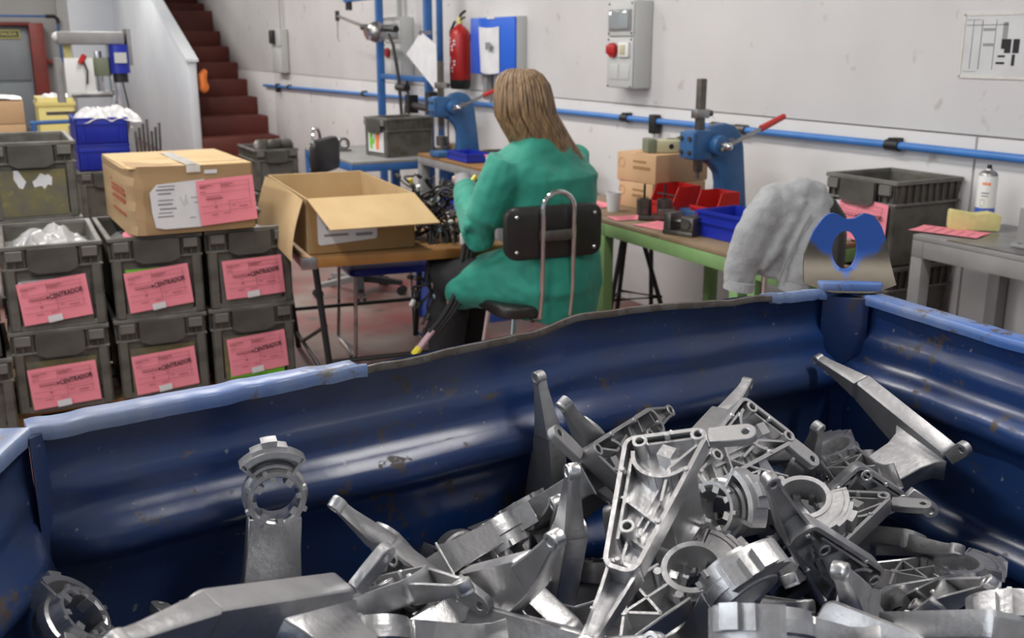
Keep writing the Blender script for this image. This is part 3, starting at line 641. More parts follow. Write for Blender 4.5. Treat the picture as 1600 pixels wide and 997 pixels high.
# ------------------------------------------------------------------ folding table with the open carton
def work_table():
    t = thing('work_table', 'wooden topped table with black trestle legs under the open carton', 'table', (1.09, 3.93, 0), rad(-6.5))
    W, D, Z = .86, 1.20, .68
    MB().boxb(0, W, 0, D, Z-.022, Z).build('table_top', 'wood', t, bevel=.002)
    MB().boxb(.05, W, -.012, .0, Z-.042, Z-.002).build('front_edge', 'woodedge', t, bevel=.002)
    MB().boxb(-.012, .05, -.014, .01, Z-.046, Z+.001).build('corner_plate', 'steel', t, bevel=.002)
    MB().boxb(-.012, .0, .01, D, Z-.042, Z-.002).build('side_edge', 'darksteel', t, bevel=.002)
    for i, y in enumerate((.12, D-.12)):
        for x0, x1 in ((.06, .12), (W-.06, W-.12)): MB().cyl((x0, y, Z-.03), (x1, y, 0), .014, n=10).build('leg', 'black', t)
        MB().cyl((.10, y, .20), (W-.10, y, .20), .010, n=8).build('cross_bar', 'black', t)
        MB().cyl((.08, y, Z-.05), (.50, D/2, Z-.16), .009, n=8).build('brace', 'black', t)
    MB().cyl((.115, .12, .08), (.115, D-.12, .08), .010, n=8).build('foot_bar', 'black', t)
    MB().cyl((.095, .12, .36), (.115, D-.3, .08), .009, n=8).build('diagonal_brace', 'black', t)
work_table()
def open_carton():
    t = thing('open_carton', 'open brown cardboard box with flaps folded out on the wooden table', 'box', (1.347, 3.955, .682), rad(-4))
    W, D, Hh, e = .445, .84, .226, .005
    MB().boxb(-W/2, W/2, 0, D, 0, .004).build('bottom', 'card_side', t)
    MB().boxb(-W/2, W/2, 0, e, 0, Hh).build('front_panel', 'card_side', t)
    MB().boxb(-W/2, W/2, D-e, D, 0, Hh).build('back_panel', 'card_in', t)
    for s in (-1, 1): MB().boxb(min(s*W/2, s*(W/2-e)), max(s*W/2, s*(W/2-e)), 0, D, 0, Hh).build('side_panel', 'card_in', t)
    # flaps: front one sloping out towards the camera, left one hanging, right and back ones
    MB().prism([(-W/2, 0), (W/2, .0), (W/2-.045, .215), (-W/2-.045, .215)], -.0025, .0025, 'z', Matrix.Translation((0, 0, Hh)) @ Matrix.Rotation(rad(180), 4, 'Z') @ Matrix.Rotation(rad(-27), 4, 'X')).build('flap', 'card_in', t)
    MB().grid(lambda u, v: (-W/2-.012-.055*sin(v*1.6)-.004, .0+.0*u+D*u*.98, Hh-.002-.25*v+.01*sin(3*u)), 8, 6).build('flap', 'card_in', t, recalc=False)
    MB().grid(lambda u, v: (W/2+.004+.10*v, .10+(D-.10)*u, Hh-.16*v), 4, 4).build('flap', 'card_side', t, recalc=False)
    MB().prism([(-W/2, 0), (W/2, 0), (W/2-.01, .17), (-W/2+.01, .17)], -.0025, .0025, 'z', Matrix.Translation((0, D, Hh)) @ Matrix.Rotation(rad(-62), 4, 'X')).build('flap', 'card_in', t)
    s = MB().prism(rounded([(-.185, .035), (.06, .05), (.06, .18), (-.185, .18)], .012, 3), -.0022, -.0006, 'y').build('shipping_label', 'paper', t, smooth=0)
    b = MB()
    for x0, x1, z0, z1 in ((-.15, -.10, .10, .115), (-.08, -.02, .11, .12), (0, .05, .10, .13), (-.16, -.06, .070, .080), (-.15, -.05, .13, .14), (-.03, .04, .065, .078)): b.boxb(x0, x1, -.0032, -.002, z0, z1)
    b.build('label_print', 'greyink', s, smooth=0)
open_carton()

# blue stool with chrome sled legs under the table, office chair base
t = thing('blue_stool', 'low stool with blue seat and chrome sled legs under the table', 'stool', (1.74, 4.80, 0), rad(-6))
MB().prism(rounded([(-.22, -.21), (.22, -.21), (.22, .21), (-.22, .21)], .05), .42, .455, 'z').build('seat', 'blueplastic', t, bevel=.008)
for s in (-1, 1):
    MB().tube([(s*.19, -.19, .42), (s*.205, -.20, .03), (s*.205, -.185, .012), (s*.205, .185, .012), (s*.205, .20, .03), (s*.19, .19, .42)], .010, 10).build('sled_leg', 'chrome', t)
    MB().cyl((s*.205, -.15, .0), (s*.205, -.11, .0), .016, n=8).build('glide', 'black', t)
# ------------------------------------------------------------------ chairs with black pads and a chrome hoop
def hoop_chair(label, loc, rz, seat_z=.50, swivel=False):
    t = thing('workshop_chair', label, 'chair', (loc[0], loc[1], 0), rz); up = loc[2]
    MB().prism(rounded([(-.20, -.17), (.20, -.17), (.21, .20), (-.21, .20)], .07), seat_z-.045, seat_z+.005, 'z').build('seat', 'vinyl', t, bevel=.014, seg=3)
    bp = MB()
    ls = []
    out = rounded([(-.205, .0), (.205, .0), (.205, .205), (-.205, .205)], .045, 5)
    for yo, sc in ((-.022, .93), (-.016, .985), (.0, 1), (.022, .985), (.030, .93)):
        ls.append([(x*sc, yo-.205+.35*x*x, .70+.1025+up+(z-.1025)*sc) for x, z in out])
    bp.loft(ls).build('backrest', 'vinyl', t, smooth=50)
    for sx in (-1, 1):
        for z in (.735, .87): MB().ball((sx*.165, -.205-.022+.35*.165**2, z+up), .0085, 8, 6).build('screw', 'chrome', t)
    a = .065; pts = [(-a, -.04, seat_z-.06), (-a, -.15, seat_z-.06), (-a, -.215, seat_z-.03), (-a, -.235, seat_z+.08), (-a, -.238, .90+up)]
    for k in range(9): q = pi-pi*k/8; pts.append((a*cos(q), -.238, .90+up+.062*sin(q)))
    pts += [(a, -.238, .90+up), (a, -.235, seat_z+.08), (a, -.215, seat_z-.03), (a, -.15, seat_z-.06), (a, -.04, seat_z-.06)]
    MB().tube(pts, .0095, 10).build('hoop', 'chrome', t)
    MB().boxb(-.075, .075, -.243, -.222, .775+up, .815+up).build('clamp_plate', 'darksteel', t, bevel=.003)
    if swivel:
        MB().cyl((0, 0, .09), (0, 0, seat_z-.04), .026).build('column', 'black', t)
        for k in range(5):
            a_ = 2*pi*k/5+.35; p = V((cos(a_), sin(a_), 0)); q_ = V((-p.y, p.x, 0))
            sp = MB().loft([[V((0, 0, z_))+p*r_+q_*w_*x_+V((0, 0, h_*y_)) for x_, y_ in ((-1, -1), (1, -1), (1, 1), (-1, 1))] for z_, r_, w_, h_ in ((.10, .03, .03, .022), (.075, .27, .018, .012))]).build('spoke', 'greysteel' if k in (3, 4) else 'black', t)
            for w_ in (-1, 1): MB().cyl(p*.27+q_*w_*.010+V((0, 0, .028)), p*.27+q_*w_*.028+V((0, 0, .028)), .028, n=12).build('castor', 'black', sp)
        return t
    for sx in (-1, 1):
        for sy in (-1, 1): MB().cyl((sx*.14, sy*.13, seat_z-.05), (sx*.19, sy*.18, .01), .011, n=10).build('leg', 'chrome', t)
    MB().tube([(sx*.17, sy*.16, .22) for sx, sy in ((-1, -1), (1, -1), (1, 1), (-1, 1))], .008, 8, True).build('foot_ring', 'chrome', t)
    return t
hoop_chair('black chair with chrome hoop back in which the woman sits', (1.945, 3.60, 0), rad(-4))
hoop_chair('empty black swivel chair with chrome hoop and castors by the blue bench', (2.0, 5.97, .05), rad(-127), .50, True)

# ------------------------------------------------------------------ the seated woman
def woman():
    sh = V((.045, -.02, 0))
    f = V((-.31, .95, 0)); r = V((.95, .31, 0)); k = V((-.54, .84, 0)); kr = V((.84, .54, 0)); Z = V((0, 0, 1))
    P = V((1.97, 3.60, .585))+sh; N = V((1.935, 3.63, 1.12))+sh; hf = V((-.70, .71, 0)); hr = V((.71, .70, 0))
    Hd = N+f*.035+Z*.155+V((-.050, .026, 0))
    Ls, Rs = N-r*.175-Z*.055, N+r*.185-Z*.055
    Le, Re = N-r*.25-Z*.33+f*.08, N+r*.265-Z*.30+f*.10
    Lw, Rw = N-r*.12-Z*.20+f*.31, N+r*.05-Z*.24+f*.35
    Lh, Rh = P-kr*.09, P+kr*.09
    Lk, Rk = Lh+k*.43-Z*.045, Rh+k*.44-Z*.03
    La, Ra = Lk-k*.06-Z*.44+k*.10, Rk-Z*.44+k*.02
    root = thing('person', 'seated woman with long dark blond hair in green work coat, seen from behind', 'person', (P.x, P.y, 0))
    o0 = V((P.x, P.y, 0))
    # body: one skinned figure
    joints = [('P', P, .135, None), ('W', P+Z*.20+f*.01, .118, 'P'), ('C', P+Z*.40+f*.01, .130, 'W'), ('N0', N-Z*.05, .055, 'C'), ('N', N+Z*.045+f*.015, .052, 'N0'), ('H1', Hd-Z*.045+f*.01, .062, 'N'), ('H2', Hd+Z*.02, .085, 'H1'), ('H3', Hd+Z*.085-hf*.01, .068, 'H2')]
    for s, S_, E_, W_, H_, K_, A_ in (('L', Ls, Le, Lw, Lh, Lk, La), ('R', Rs, Re, Rw, Rh, Rk, Ra)):
        joints += [(s+'s', S_-Z*.01, .045, 'N0'), (s+'e', E_, .042, s+'s'), (s+'w', W_, .028, s+'e'),
                   (s+'h', H_, .092, 'P'), (s+'k', K_-k*.02, .048, s+'h'), (s+'c', K_.lerp(A_, .35)-k*.015, .047, s+'k'), (s+'a', A_, .036, s+'c'), (s+'t', A_+k*.15-Z*.035, .030, s+'a')]
        d = (W_-E_).normalized(); pl = W_+d*.055; side = d.cross(Z).normalized()
        if s == 'R': side = -side
        joints += [(s+'p', pl, .026, s+'w')]
        for q in range(4):
            b = pl+d*.03+side*(.027-.018*q); ln = (.036, .042, .039, .030)[q]; cu = -Z
            joints += [(s+'f%d0' % q, b, .0095, s+'p'), (s+'f%d1' % q, b+d*ln*.8+cu*.010, .0085, s+'f%d0' % q), (s+'f%d2' % q, b+d*ln*1.2+cu*.036, .0075, s+'f%d1' % q)]
        joints += [(s+'u0', W_+d*.035+side*.036, .011, s+'w'), (s+'u1', W_+d*.07+side*.05-Z*.012, .0095, s+'u0'), (s+'u2', W_+d*.095+side*.038-Z*.03, .008, s+'u1')]
    idx = {j[0]: i for i, j in enumerate(joints)}
    me = bpy.data.meshes.new('body'); me.from_pydata([j[1]-o0 for j in joints], [(idx[j[3]], i) for i, j in enumerate(joints) if j[3]], [])
    o = bpy.data.objects.new('body', me); COL.objects.link(o)
    sk = o.modifiers.new('skin', 'SKIN'); sk.use_smooth_shade = True
    for i, j in enumerate(joints): me.skin_vertices[0].data[i].radius = (j[2], j[2])
    me.skin_vertices[0].data[0].use_root = True
    ss = o.modifiers.new('sub', 'SUBSURF'); ss.levels = 2; ss.render_levels = 2
    body = baked(o, 'body', root, 'skin')
    # gloves and shoes follow the body; trousers as a separate garment
    def garment(name, m, loops_list, vox, disp, dscale, sm=3, extra=None):
        b = MB()
        for l in loops_list: b.loft(l)
        ob = b.build('tmp', None, smooth=0)
        rm = ob.modifiers.new('r', 'REMESH'); rm.mode = 'VOXEL'; rm.voxel_size = vox
        sm_ = ob.modifiers.new('s', 'SMOOTH'); sm_.factor = .5; sm_.iterations = sm
        if disp:
            tx = bpy.data.textures.new(name+'_folds', 'CLOUDS'); tx.noise_scale = dscale; tx.noise_depth = 2
            dm = ob.modifiers.new('d', 'DISPLACE'); dm.texture = tx; dm.strength = disp; dm.mid_level = .5
        return baked(ob, name, root, m)
    def limb(pts, rad_, n=14):
        out = []; pts = [p-o0 for p in pts]
        for i, p in enumerate(pts):
            a = pts[max(0, i-1)]; b = pts[min(len(pts)-1, i+1)]; d = (b-a).normalized(); u, q = frame(d)
            out.append([p+(u*cos(2*pi*j/n)+q*sin(2*pi*j/n))*rad_[i] for j in range(n)])
        return out
    rotf = math.atan2(r.y, r.x); rotk = math.atan2(kr.y, kr.x)
    def el(c, a, b, ang, tilt=None): return ellipse(c-o0, a, b, ang, 22, tilt, 2.4)
    torso = [el(P-Z*.085-f*.02, .185, .155, rotk), el(P-Z*.03-f*.02, .222, .180, rotk), el(P+Z*.07-f*.012, .222, .168, (rotf+rotk)/2), el(P+Z*.20, .200, .150, rotf), el(P+Z*.32+f*.0, .208, .146, rotf), el(P+Z*.41+f*.0, .222, .142, rotf), el(N-Z*.075-f*.005, .230, .125, rotf), el(N-Z*.03, .195, .105, rotf), el(N+Z*.005, .135, .090, rotf), el(N+Z*.03+f*.008, .090, .080, rotf), el(N+Z*.06+f*.012, .075, .070, rotf)]
    def sleeve(S_, E_, W_, dr):
        m1 = S_.lerp(E_, .5); m2 = E_.lerp(W_, .55)
        return limb([S_-dr*.0+Z*.01, S_.lerp(E_, .22), m1, S_.lerp(E_, .85), E_+(E_-S_).normalized()*.022, E_.lerp(W_, .2), m2, E_.lerp(W_, .93)], [.078, .092, .087, .082, .072, .078, .070, .058])
    skirt = [[p for p in el(P-k*.06-Z*.0, .205, .13, rotk)]]
    lap = []
    for i, (d_, hw, hz, dz) in enumerate(((.0, .225, .135, -.005), (.14, .220, .130, -.015), (.28, .205, .115, -.04), (.38, .19, .105, -.075), (.405, .175, .09, -.085))):
        c = P+k*d_+Z*dz; lap.append([c-o0+kr*(hw*math.copysign(abs(cos(t))**.75, cos(t)))+Z*(hz*math.copysign(abs(sin(t))**.75, sin(t))) for t in [2*pi*j/22 for j in range(22)]])
    tail = [el(P-Z*.16-k*.03, .175, .15, rotk), el(P-Z*.02-k*.01, .222, .185, rotk)]
    folds = []
    for a_, b_, rr in ((Ls.lerp(Le, .75)-r*.045, E_up(Le, Lw)-Z*.01, .026), (Le-r*.06+Z*.02, Le.lerp(Lw, .6)-r*.05+Z*.03, .024), (P+Z*.13-r*.17, P+Z*.05+k*.22-kr*.18, .03), (P+Z*.22-f*.13-r*.05, P+Z*.17-f*.13+r*.16, .022), (P+Z*.02-kr*.2, P-Z*.05+k*.3-kr*.17, .03)):
        folds.append(limb([a_, a_.lerp(b_, .5)+Z*.006, b_], [rr*.6, rr, rr*.6], 10))
    coat = garment('work_coat', 'coat', [torso, sleeve(Ls, Le, Lw, r), sleeve(Rs, Re, Rw, -r), lap, tail]+folds, .0095, .024, .12, 3)
    cl = MB().loft([[p for p in el(N+Z*.022+f*.008, .094, .084, rotf)], [p for p in el(N+Z*.062+f*.006, .086, .078, rotf)], [p for p in el(N+Z*.060+f*.008, .074, .068, rotf)], [p for p in el(N+Z*.02+f*.008, .076, .07, rotf)]], False).build('collar', 'coat', coat, smooth=60)
    MB().tube([p for p in [Lw.lerp(Le, .09)-o0, Lw.lerp(Le, .0)-o0]], .052, 18).build('cuff', 'coat', coat, smooth=60)
    tr_ = [limb([H_+k*.05, H_.lerp(K_, .6), K_+k*.025, K_.lerp(A_, .3), K_.lerp(A_, .7), A_-Z*.015], [.108, .098, .098, .090, .078, .070]) for H_, K_, A_ in ((Lh, Lk, La), (Rh, Rk, Ra))]
    garment('trousers', 'trousers', tr_, .012, .012, .06)
    for A_ in (La, Ra):
        c = A_-o0; c.z = 0
        MB().loft([[V((c.x, c.y, z_))+k*(.085+y_*.138)+kr*(x_*.048*(1-.25*abs(y_))) for x_, y_ in [(cos(2*pi*j/16), sin(2*pi*j/16)) for j in range(16)]] for z_, sc in ((0.0, 1), (.03, 1))]+[[V((c.x, c.y, .085))+k*(.03+.06*sin(2*pi*j/16))+kr*(.04*cos(2*pi*j/16)) for j in range(16)]]).build('shoe', 'shoe', root, smooth=60)
    # gloves
    for W_, E_ in ((Lw, Le), (Rw, Re)):
        d = (W_-E_).normalized(); MB().tube([W_-o0-d*.03, W_-o0+d*.03, W_-o0+d*.07], [.032, .034, .038], 12).build('glove', 'glove', root, smooth=60)
    # face
    hd = Hd-o0+Z*.01
    for s in (-1, 1):
        MB().ball(hd+hf*.083+hr*(s*.031)+Z*.012, .012, 10, 8).build('eye', 'eye', root)
        MB().ball(hd+hr*(s*.085)-hf*.005, .022, 8, 8, (.5, .8, 1.3)).build('ear', 'skin', root)
    MB().loft([[hd+hf*.080+Z*.02+hr*x for x in (-.008, 0, .008)]+[hd+hf*.086+Z*.02], [hd+hf*.085-Z*.028+hr*x for x in (-.015, 0, .015)]+[hd+hf*.112-Z*.024]]).build('nose', 'skin', root)
    MB().tube([hd+hf*.082-Z*.058-hr*.022, hd+hf*.09-Z*.056, hd+hf*.082-Z*.058+hr*.022], [.004, .007, .004], 8).build('mouth', 'lip', root)
    # hair: a cap that falls to the shoulder blades, open over the face
    bk = -hf
    rings = []   # z offset from head centre, centre shift back, half width, half depth, opening half angle
    prof = [(.128, .0, .015, .015, 0), (.122, .0, .050, .055, 0), (.100, .002, .082, .090, .12), (.060, .006, .103, .112, .45), (.01, .010, .112, .120, .62), (-.05, .018, .118, .124, .68), (-.11, .028, .126, .126, .72), (-.17, .042, .140, .126, .85), (-.225, .054, .160, .130, 1.05), (-.258, .060, .178, .132, 1.2)]
    nA = 64; off = V((3.1, 7.7, 1.2)); loops = []
    for i, (dz, sb, hw, hdp, op) in enumerate(prof):
        l = []
        for j in range(nA+1):
            a = op+(2*pi-2*op)*j/nA       # measured from the face direction
            g = 1+(.05*noise.noise(V((cos(a)*4, sin(a)*4, i*.25))+off)+.022*sin(a*23+i*.3)*min(1, i/4))*min(1, i/3)
            jag = (.022*noise.noise(V((a*6, 0, 0))+off)+.01*sin(a*17)) if i == len(prof)-1 else 0
            l.append(hd+bk*sb+hf*(cos(a)*hdp*g)+hr*(sin(a)*hw*g)+Z*(dz+jag)+r*(.034*max(0, i-5)))
        loops.append(l)
    hb = MB(); hb.loft(loops, False, False)
    ho = hb.build('tmp', None, smooth=0)
    so = ho.modifiers.new('so', 'SOLIDIFY'); so.thickness = .018; so.offset = -1
    su = ho.modifiers.new('su', 'SUBSURF'); su.levels = 1; su.render_levels = 1
    hair = baked(ho, 'hair', root, 'hair')
    b = MB(); rr = random.Random(5)
    for q in range(46):
        a = .8+(2*pi-1.6)*q/45+rr.uniform(-.05, .05); pts = []
        for i in range(1, len(prof)):
            dz, sb, hw, hdp, op = prof[i]; g = .985+.028*sin(q*5.3+i*.7)+(.01 if i > 4 else 0)
            pts.append(hd+bk*sb+hf*(cos(a)*hdp*g)+hr*(sin(a)*hw*g)+Z*(dz-(.012+.012*rr.random() if i == len(prof)-1 else 0))+r*(.034*max(0, i-5)))
        b.tube(pts, [.002, .003, .006, .008, .009, .010, .010, .009, .003][:len(pts)], 6)
    tag(b.build('hair_strands', 'hair', hair, smooth=60), kind='stuff')
def E_up(a, b): return a.lerp(b, .45)
woman()

# ------------------------------------------------------------------ wire harnesses over the table end
def harness():
    t = thing('wire_harness', 'tangled black wire harness with yellow and white connectors beside woman', 'wire harness', (1.71, 4.01, -.045))
    r = random.Random(12); W_ = []
    ends = []
    for k in range(44):
        x, y = r.uniform(-.06, .10), r.uniform(-.03, .20); z = .735+r.uniform(0, .20)
        pts = [V((x, y, z))]
        for q in range(5): pts.append(pts[-1]+V((r.uniform(-.07, .07), r.uniform(-.06, .06), r.uniform(-.05, .06)))); pts[-1].z = max(.735, min(.985, pts[-1].z)); pts[-1].x = max(-.09, pts[-1].x)
        W_.append((pts, r.choice((.004, .005, .007)))); ends.append((pts[-1], pts[-1]-pts[-2])); (k % 4 == 0) and ends.append((pts[2], pts[3]-pts[2]))
    top = V((.05, .0, .90))
    for k in range(20):     # strands hanging down in front of her knees
        x0 = r.uniform(-.12, .08); zl = r.uniform(.34, .62)
        pts = [V((x0+.05, .02+r.uniform(-.03, .06), .80)), V((x0+.03, -.05+r.uniform(-.03, .03), .72)), V((x0-.01, -.08+r.uniform(-.02, .02), .58)), V((x0-.03+r.uniform(-.05, .05), -.08, (.58+zl)/2)), V((x0-.06+r.uniform(-.05, .03), -.08+r.uniform(-.03, .03), zl))]
        W_.append((pts, r.choice((.004, .005, .006)))); ends.append((pts[-1], pts[-1]-pts[-2]))
    for pts, rad_ in W_: 
        MB().tube(smooth_path(pts), rad_, 6).build('wire', 'rubber', t)
    cm = {}
    for m in ('yellow', 'whitecon', 'teal', 'rubber', 'darksteel'): cm[m] = MB().boxb(-.009, .009, -.008, .008, -.016, .016).mesh('connector', m, bevel=.003, seg=1)
    for k, (p, d) in enumerate(ends):
        m = r.choice(('yellow', 'whitecon', 'rubber', 'rubber', 'rubber', 'teal', 'rubber', 'darksteel', 'darksteel'))
        o = inst('connector', cm[m], t, p); o.rotation_mode = 'QUATERNION'; o.rotation_quaternion = V((0, 0, 1)).rotation_difference(d.normalized())
    u = thing('cable_bundle', 'thick black cable pair with white clip hanging from harness before her knee', 'cable', (1.74, 3.83, 0))
    for dx in (-.012, .010, .028): MB().tube(smooth_path([V((.02+dx, 0, .715)), V((-.01+dx, -.03, .64)), V((-.05+dx*1.1, -.06, .52)), V((-.11+dx, -.06, .42)), V((-.17+dx, -.05, .35))]), .0095, 8).build('cable', 'rubber', u)
    MB().boxb(-.012, .045, -.014, .014, .695, .745).build('clip', 'whitecon', u, bevel=.006)
    MB().tube([(-.165, -.05, .36), (-.23, -.045, .285)], .013, 8).build('sleeve', 'pinkwire', u)
    MB().tube([(-.225, -.045, .29), (-.25, -.042, .262)], .016, 8).build('connector', 'yellow', u)
    MB().tube([(-.25, -.042, .262), (-.27, -.04, .235)], .014, 8).build('plug', 'rubber', u)
def smooth_path(p, n=4):
    out = []; p = [V(q) for q in p]; q = [p[0]]+p+[p[-1]]
    for i in range(len(p)-1):
        a, b, c, d = q[i], q[i+1], q[i+2], q[i+3]
        for k in range(n):
            t = k/n; out.append(.5*((2*b)+(c-a)*t+(2*a-5*b+4*c-d)*t*t+(3*b-a-3*c+d)*t**3))
    return out+[p[-1]]
harness()
t = crate('blue plastic crate on the floor under the seated woman', (2.40, 5.12, 0.0), rad(90), D=None if False else {k: v for k, v in CR.items()})
for c in kids(t):
    c.data = c.data.copy(); c.data.materials.clear(); c.data.materials.append(M['blueplastic_light'])

# ------------------------------------------------------------------ arbor presses (base at z 0, ram towards -x, lever side towards -y)
def press(label, loc, rz=0):
    t = thing('arbor_press', label, 'press', loc, rz)
    out = [(.15, .0), (.15, .04), (.118, .30), (.10, .36), (.06, .40), (.01, .412), (-.04, .40), (-.075, .37), (-.085, .30), (-.08, .245), (-.045, .225), (-.012, .19), (.0, .14), (.0, .04), (0, 0)]
    MB().prism(out, -.035, .035, 'y').build('frame', 'pressblue', t, bevel=.012, seg=3)
    MB().boxb(-.17, .15, -.07, .07, 0, .035).build('base', 'pressblue', t, bevel=.008)
    hd = MB().boxb(-.165, -.07, -.045, .045, .255, .385).build('head', 'pressblue', t, bevel=.008)
    MB().boxb(-.182, -.165, -.05, .05, .262, .378).build('gib_plate', 'pressblue', t, bevel=.005)
    for z in (.29, .35):
        for y in (-.03, .03): MB().cyl((-.192, y, z), (-.18, y, z), .010, n=8).build('bolt', 'darksteel', t)
    rm = MB().boxb(-.128, -.096, -.016, .016, .20, .605).build('ram', 'darksteel', t, bevel=.002)
    MB().cyl((-.112, 0, .17), (-.112, 0, .205), .010, n=10).build('ram_tip', 'darksteel', rm)
    b = MB()
    for k in range(26): b.boxb(-.098, -.091, -.012, .012, .33+k*.0105, .335+k*.0105)
    tag(b.build('rack_teeth', 'darksteel', rm, smooth=0), kind='stuff')
    o = MB().boxb(-.145, -.078, -.024, .024, .435, .475).build('stop_collar', 'steel', t, bevel=.003)
    MB().cyl((-.078, 0, .455), (-.05, 0, .455), .014, n=10).build('screw', 'darksteel', o)
    MB().cyl((-.045, -.035, .318), (-.045, -.085, .318), .047, .043, n=24).build('pinion_housing', 'pressblue', t, bevel=.003)
    h = MB().cyl((-.045, -.085, .318), (-.045, -.125, .318), .020, .018, n=16).build('lever_hub', 'steel', t, bevel=.003)
    MB().ball((-.045, -.127, .318), .017, 12, 8).build('hub_cap', 'chrome', h)
    lv = MB().cyl((-.075, -.106, .303), (.17, -.106, .398), .0085, n=10).build('lever', 'steel', t)
    MB().cyl((.145, -.106, .388), (.268, -.106, .436), .0155, .0135, n=12).ball((.268, -.106, .436), .0137, 10, 8).build('lever_grip', 'redgrip', lv)
    MB().boxb(-.015, .055, -.038, -.034, .315, .345).build('name_plate', 'greysteel', t)
    return t
press('blue arbor press with raised ram on the green bench at right', (2.945, 3.70, .752))
press('blue arbor press behind the woman, on the table beyond her', (2.79, 6.22, .792))

# ------------------------------------------------------------------ green bench and what stands on it
def bench(name, label, x0, x1, y0, y1, z, top, steel, beam=.055, leg=.05, braces=False):
    t = thing(name, label, 'bench', (x0, y0, 0)); W, D = x1-x0, y1-y0
    MB().boxb(0, W, 0, D, z-.02, z).build('bench_top', top, t, bevel=.003)
    for a in ((.0, leg, leg, D-leg), (W-leg, W, leg, D-leg)): MB().boxb(a[0], a[1], a[2], a[3], z-.02-beam, z-.02).build('rail', steel, t, bevel=.003)
    for y in (0, D-leg): MB().boxb(0, W, y, y+leg, z-.02-beam, z-.02).build('rail', steel, t, bevel=.003)
    for x in (0, W-leg):
        for y in (0, D-leg): MB().boxb(x, x+leg, y, y+leg, 0, z-.02-beam).build('leg', steel, t, bevel=.003)
    return t
gb = bench('green_bench', 'long green steel workbench along the wall with grimy top', 2.43, 3.08, 2.90, 3.875, .75, 'oldtop', 'greensteel')
bench('green_stand', 'small green steel stand behind the grey jacket, right of green bench', 2.44, 2.67, 2.585, 2.86, .75, 'oldtop', 'greensteel', .055, .04)
# lower grey trestle and black stand seen through the legs
ts = thing('folded_trestle', 'pale tubular trestle leaning crosswise under the green bench', 'trestle', (2.95, 3.1, 0))
for a, b in (((0, -.38, 0.03), (0, -.08, .66)), ((0, .38, .03), (0, .02, .66)), ((.1, .36, .03), (.1, -.0, .66)), ((.1, -.36, .03), (.1, -.06, .66))): MB().cyl(a, b, .016, n=10).build('tube', 'greyplastic', ts)
MB().boxb(-.03, .13, -.12, .06, .655, .675).build('hinge_plate', 'greysteel', ts)
ts = thing('side_table', 'dark side table on thin black rods at far end of green bench', 'table', (2.80, 4.17, 0))
for a, b in (((-.18, -.05, 0.01), (-.02, 0, .715)), ((.2, -.12, .01), (.02, 0, .715)), ((.05, .2, .01), (0, .02, .715)), ((-.3,-.24,.01),(-.26,-.2,.715)), ((.34,.28,.01),(.3,.26,.715))): MB().cyl(a, b, .012, n=8).build('rod', 'black', ts)
MB().tube([(-.12, -.03, .28), (.14, -.08, .28), (.03, .13, .28)], .008, 8, True).build('ring', 'black', ts)
MB().boxb(-.36, .42, -.285, .34, .715, .745).build('table_top', 'oldtop', ts, bevel=.003)
def small_carton(label, loc, w, d, h, rz=0, txt=True, group=None):
    t = thing('small_carton', label, 'box', loc, rz, group)
    MB().boxb(-w/2, w/2, -d/2, d/2, 0, h).build('body', 'carton', t, bevel=.004)
    MB().boxb(-.002, .002, -d/2, d/2, h-.001, h+.001).build('seam', 'card_side', t)
    b = MB()
    if txt:
        b.boxb(-.02, .07, -d/2-.001, -d/2, h*.68, h*.76).boxb(-.02, .10, -d/2-.001, -d/2, h*.45, h*.56)
        b.add(*(lambda q: (q.v, q.f))(MB().tube([(-.10+.022*cos(a), -d/2-.0004, h*.62+.022*sin(a)) for a in [2*pi*j/14 for j in range(14)]], .0012, 4, True)))
        tag(b.build('print', 'card_side', t, smooth=0), kind='stuff')
    return t
small_carton('small brown carton at the bottom of the pair on the dark side table', (2.90, 4.06, .746), .25, .33, .125, rad(-85))
small_carton('small brown carton stacked on top, under the cream device', (2.905, 4.07, .872), .27, .34, .135, rad(-82))
t = thing('cream_device', 'cream and olive battery device lying on the small cartons', 'device', (2.90, 4.02, 1.008), rad(-20))
MB().boxb(-.10, .10, -.05, .05, 0, .058).build('body', 'cream', t, bevel=.008)
MB().boxb(-.115, -.07, -.054, .054, 0, .064).build('end_cap', 'olive', t, bevel=.006)
MB().boxb(.0, .12, .01, .055, .005, .062).build('side_case', 'olive', t, bevel=.006)
MB().cyl((-.0, -.052, .03), (.0, -.049, .03), .012, n=10).build('socket', 'black', t)
MB().cyl((.05, 0, .055), (.05, 0, .072), .011, n=10).build('knob', 'olive', t)
